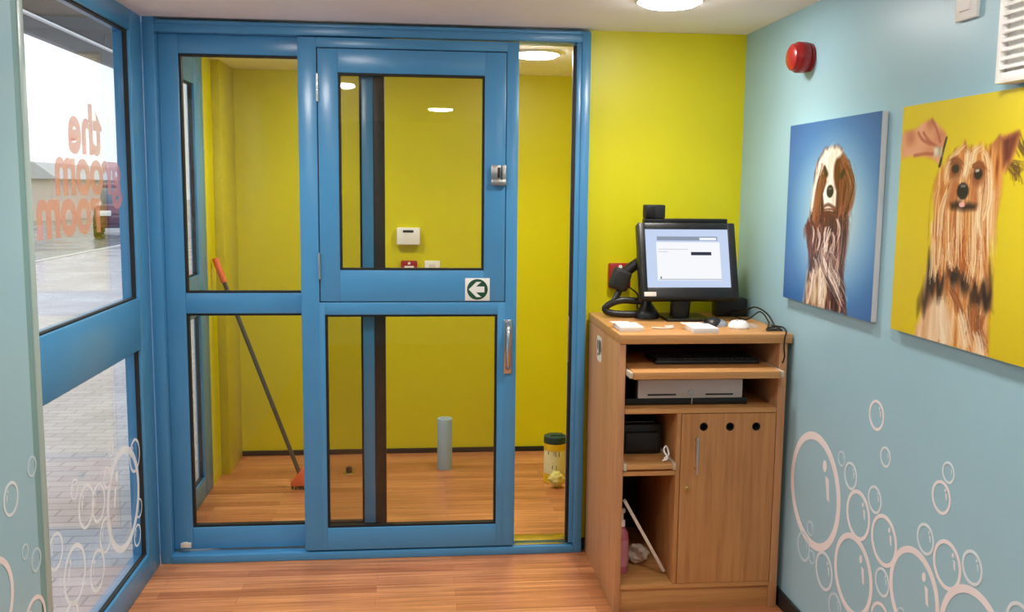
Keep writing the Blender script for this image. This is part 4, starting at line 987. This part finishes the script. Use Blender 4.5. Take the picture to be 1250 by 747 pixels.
# ================================================================== WINDOW LETTERING
def word_mesh(text):
    cu = bpy.data.curves.new('word', 'FONT'); cu.body = text; cu.size = 1.0; cu.offset = 0.034; cu.extrude = 0.001; cu.resolution_u = 6
    tmp = bpy.data.objects.new('tmp', cu); COL.objects.link(tmp)
    bpy.context.view_layer.update()
    me = bpy.data.meshes.new_from_object(tmp.evaluated_get(bpy.context.evaluated_depsgraph_get()))
    bpy.data.objects.remove(tmp); bpy.data.curves.remove(cu)
    return me
let = thing('window_lettering', 'orange-red lettering seen from behind on the upper window pane', 'lettering', (XL - 0.037, 3.35, 1.42))
xh = None
for text, ya, yb, base in (('the', 3.545, 3.215, 1.712), ('groom', 3.75, 3.085, 1.575), ('room', 3.49, 2.925, 1.444)):
    me = word_mesh(text)
    n = len(me.vertices); co = np.empty(n * 3); me.vertices.foreach_get('co', co); co = co.reshape(-1, 3)
    x0, x1 = co[:, 0].min(), co[:, 0].max()
    if xh is None: xh = 0.50
    sy = 0.122 / 0.53
    u = (co[:, 0] - x0) / (x1 - x0)
    W = np.stack([XL - 0.0277 - co[:, 2] * 0.3, ya + (yb - ya) * u, base + co[:, 1] * sy], 1)
    org = Vector((XL - 0.0275, (ya + yb) / 2, base))
    me.vertices.foreach_set('co', (W - np.array(org)).ravel()); me.update()
    me.name = 'word'; me.materials.clear(); me.materials.append(M['letters'])
    o = bpy.data.objects.new('word', me); COL.objects.link(o); o.parent = let; o.location = org - let.location

# ================================================================== OUTSIDE
def ground(name, mat, label, x0, x1, y0, y1, z0, z1):
    m = BM(); box(m, x0, x1, y0, y1, z0, z1); return tag(obj(name, m, mat), label, 'ground', kind='structure')
ground('pavement', M['paving'], 'wet grey block paving outside the street window', -8.3, XL - 0.125, -14, 31, -0.129, -0.09)
ground('road', M['road'], 'wet grey road beyond the paving', -110, -1.5, -30, 130, -0.3, -0.13)
ground('kerb', M['kerb'], 'pale kerb line between paving and road', -8.45, -8.305, -14, 31, -0.129, -0.07)
cn = thing('canopy', 'brown boarded canopy above the window outside', 'canopy', (-1.75, 3.5, 2.46), kind='structure')
b = BM(); box(b, -2.3, XL - 0.122, -2.0, 8.5, 2.56, 2.66); obj('soffit', b, M['soffit'], cn)
b = BM(); box(b, -2.24, -2.2, -2.0, 8.5, 2.462, 2.66); obj('fascia', b, M['fascia'], cn)
b = BM(); tube(b, [(-2.0, -1.5, 2.485), (-2.0, 8.3, 2.485)], 0.014, 10, False)
for yy in (0.5, 2.5, 4.5, 6.5): tube(b, [(-2.0, yy, 2.49), (-2.0, yy, 2.565)], 0.006, 6, False)
obj('rail', b, M['chrome'], cn)
w = thing('warehouse', 'long low brick building far across the road', 'building', (-34, 50, -0.13))
b = BM(); box(b, -52, -17.5, 48, 60, -0.13, 1.9); obj('walls', b, M['brick'], w)
b = BM(); prism(b, [(-52.5, 1.9), (-17.1, 1.9), (-18.2, 2.7), (-51.4, 2.7)], 'xz', 47.6, 60.4); obj('roof', b, M['roofgrey'], w)
for q in range(7):
    b = BM(); box(b, -48 + q * 4.3, -45.8 + q * 4.3, 47.94, 48.02, 0.6, 1.5); obj('window', b, M['carglass'], w)

def car(label, cx, cy, yaw):
    r = thing('car', label, 'car', (cx, cy, -0.13))
    R = Matrix.Translation((cx, cy, -0.13)) @ Matrix.Rotation(yaw, 4, 'Z')
    def fin(name, b, mat, par, angle=35):
        for v in b.verts: v.co = R @ (v.co * 1.25)
        return obj(name, b, mat, par, angle)
    b = BM(); vs = prism(b, [(-2.05, 0.35), (-2.1, 0.62), (-1.95, 0.86), (-1.1, 0.93), (1.75, 0.95), (2.02, 0.86), (2.08, 0.5), (2.02, 0.3), (-1.95, 0.28)], 'xz', -0.86, 0.86)
    bmesh.ops.bevel(b, geom=[e for e in b.edges if len(e.link_faces) == 2 and e.calc_face_angle(0) > 0.3], offset=0.06, segments=2, affect='EDGES'); body = fin('body', b, M['carred'], r)
    b = BM(); prism(b, [(-1.2, 0.90), (-0.5, 1.36), (0.95, 1.38), (1.72, 0.92)], 'xz', -0.72, 0.72)
    bmesh.ops.bevel(b, geom=list(b.edges), offset=0.05, segments=2, affect='EDGES'); fin('cabin', b, M['carglass'], r)
    b = BM(); prism(b, [(-0.5, 1.345), (-0.42, 1.42), (0.9, 1.43), (1.0, 1.36)], 'xz', -0.66, 0.66); fin('roof', b, M['carred'], r)
    for wx in (-1.3, 1.32):
        for sy in (-0.80, 0.80):
            b = BM(); lathe(b, [(0, -0.1), (0.28, -0.1), (0.31, -0.06), (0.31, 0.06), (0.28, 0.1), (0, 0.1)], (wx, sy, 0.31), axis='y', seg=28); wh = fin('wheel', b, M['tyre'], r)
            b = BM(); lathe(b, [(0, 0.101), (0.19, 0.101), (0.17, 0.112), (0, 0.112)], (wx, sy, 0.31), axis='y' if sy > 0 else '-y', seg=24); 
            for v in b.verts: pass
            fin('hub', b, M['steel'], wh) if False else fin('hub', b, M['steel'], r)
    for sy in (-0.6, 0.6):
        b = BM(); box(b, -2.12, -2.02, sy - 0.16, sy + 0.16, 0.6, 0.74, bev=0.02); fin('headlight', b, M['white'], r)
    return r
car('dark red car parked beyond the wet road', -10.05, 34.6, math.radians(106))

# ================================================================== SKY, CAMERA, COLOUR MANAGEMENT
wd = bpy.data.worlds.new('overcast_sky'); scene.world = wd; wd.use_nodes = True
nt = wd.node_tree; nt.nodes.clear()
out = nt.nodes.new('ShaderNodeOutputWorld'); bg = nt.nodes.new('ShaderNodeBackground')
tc = nt.nodes.new('ShaderNodeTexCoord'); sep = nt.nodes.new('ShaderNodeSeparateXYZ'); rp = nt.nodes.new('ShaderNodeValToRGB')
rp.color_ramp.elements[0].position = 0.0; rp.color_ramp.elements[0].color = (0.86, 0.90, 0.96, 1)
rp.color_ramp.elements[1].position = 0.5; rp.color_ramp.elements[1].color = (0.97, 0.985, 1.0, 1)
nt.links.new(tc.outputs['Generated'], sep.inputs[0]); nt.links.new(sep.outputs[2], rp.inputs[0]); nt.links.new(rp.outputs[0], bg.inputs[0])
bg.inputs[1].default_value = 1.5
nt.links.new(bg.outputs[0], out.inputs[0])

F_PX, YAW, PITCH, ROLL = 1153.15, 0.1013, 0.1223, 0.0105
fw = Vector((math.sin(YAW) * math.cos(PITCH), math.cos(YAW) * math.cos(PITCH), -math.sin(PITCH)))
r0 = Vector((math.cos(YAW), -math.sin(YAW), 0)); u0 = r0.cross(fw)
rx = r0 * math.cos(ROLL) + u0 * math.sin(ROLL); ux = -r0 * math.sin(ROLL) + u0 * math.cos(ROLL)
cam = bpy.data.cameras.new('camera'); co = bpy.data.objects.new('camera', cam); COL.objects.link(co)
mw = Matrix(((rx.x, ux.x, -fw.x, 0), (rx.y, ux.y, -fw.y, 0), (rx.z, ux.z, -fw.z, 1.6), (0, 0, 0, 1)))
co.matrix_world = mw
cam.sensor_width = 36.0; cam.lens = F_PX / 1250 * 36.0; cam.clip_end = 500; cam.clip_start = 0.02
scene.camera = co
scene.view_settings.view_transform = 'Standard'; scene.view_settings.look = 'None'
scene.view_settings.exposure = 0.22; scene.view_settings.gamma = 1.0; scene.view_settings.use_curve_mapping = False
scene.cycles.use_denoising = True
scene.cycles.max_bounces = 12; scene.cycles.transparent_max_bounces = 24; scene.cycles.diffuse_bounces = 5; scene.cycles.glossy_bounces = 5
scene.cycles.sample_clamp_indirect = 6.0
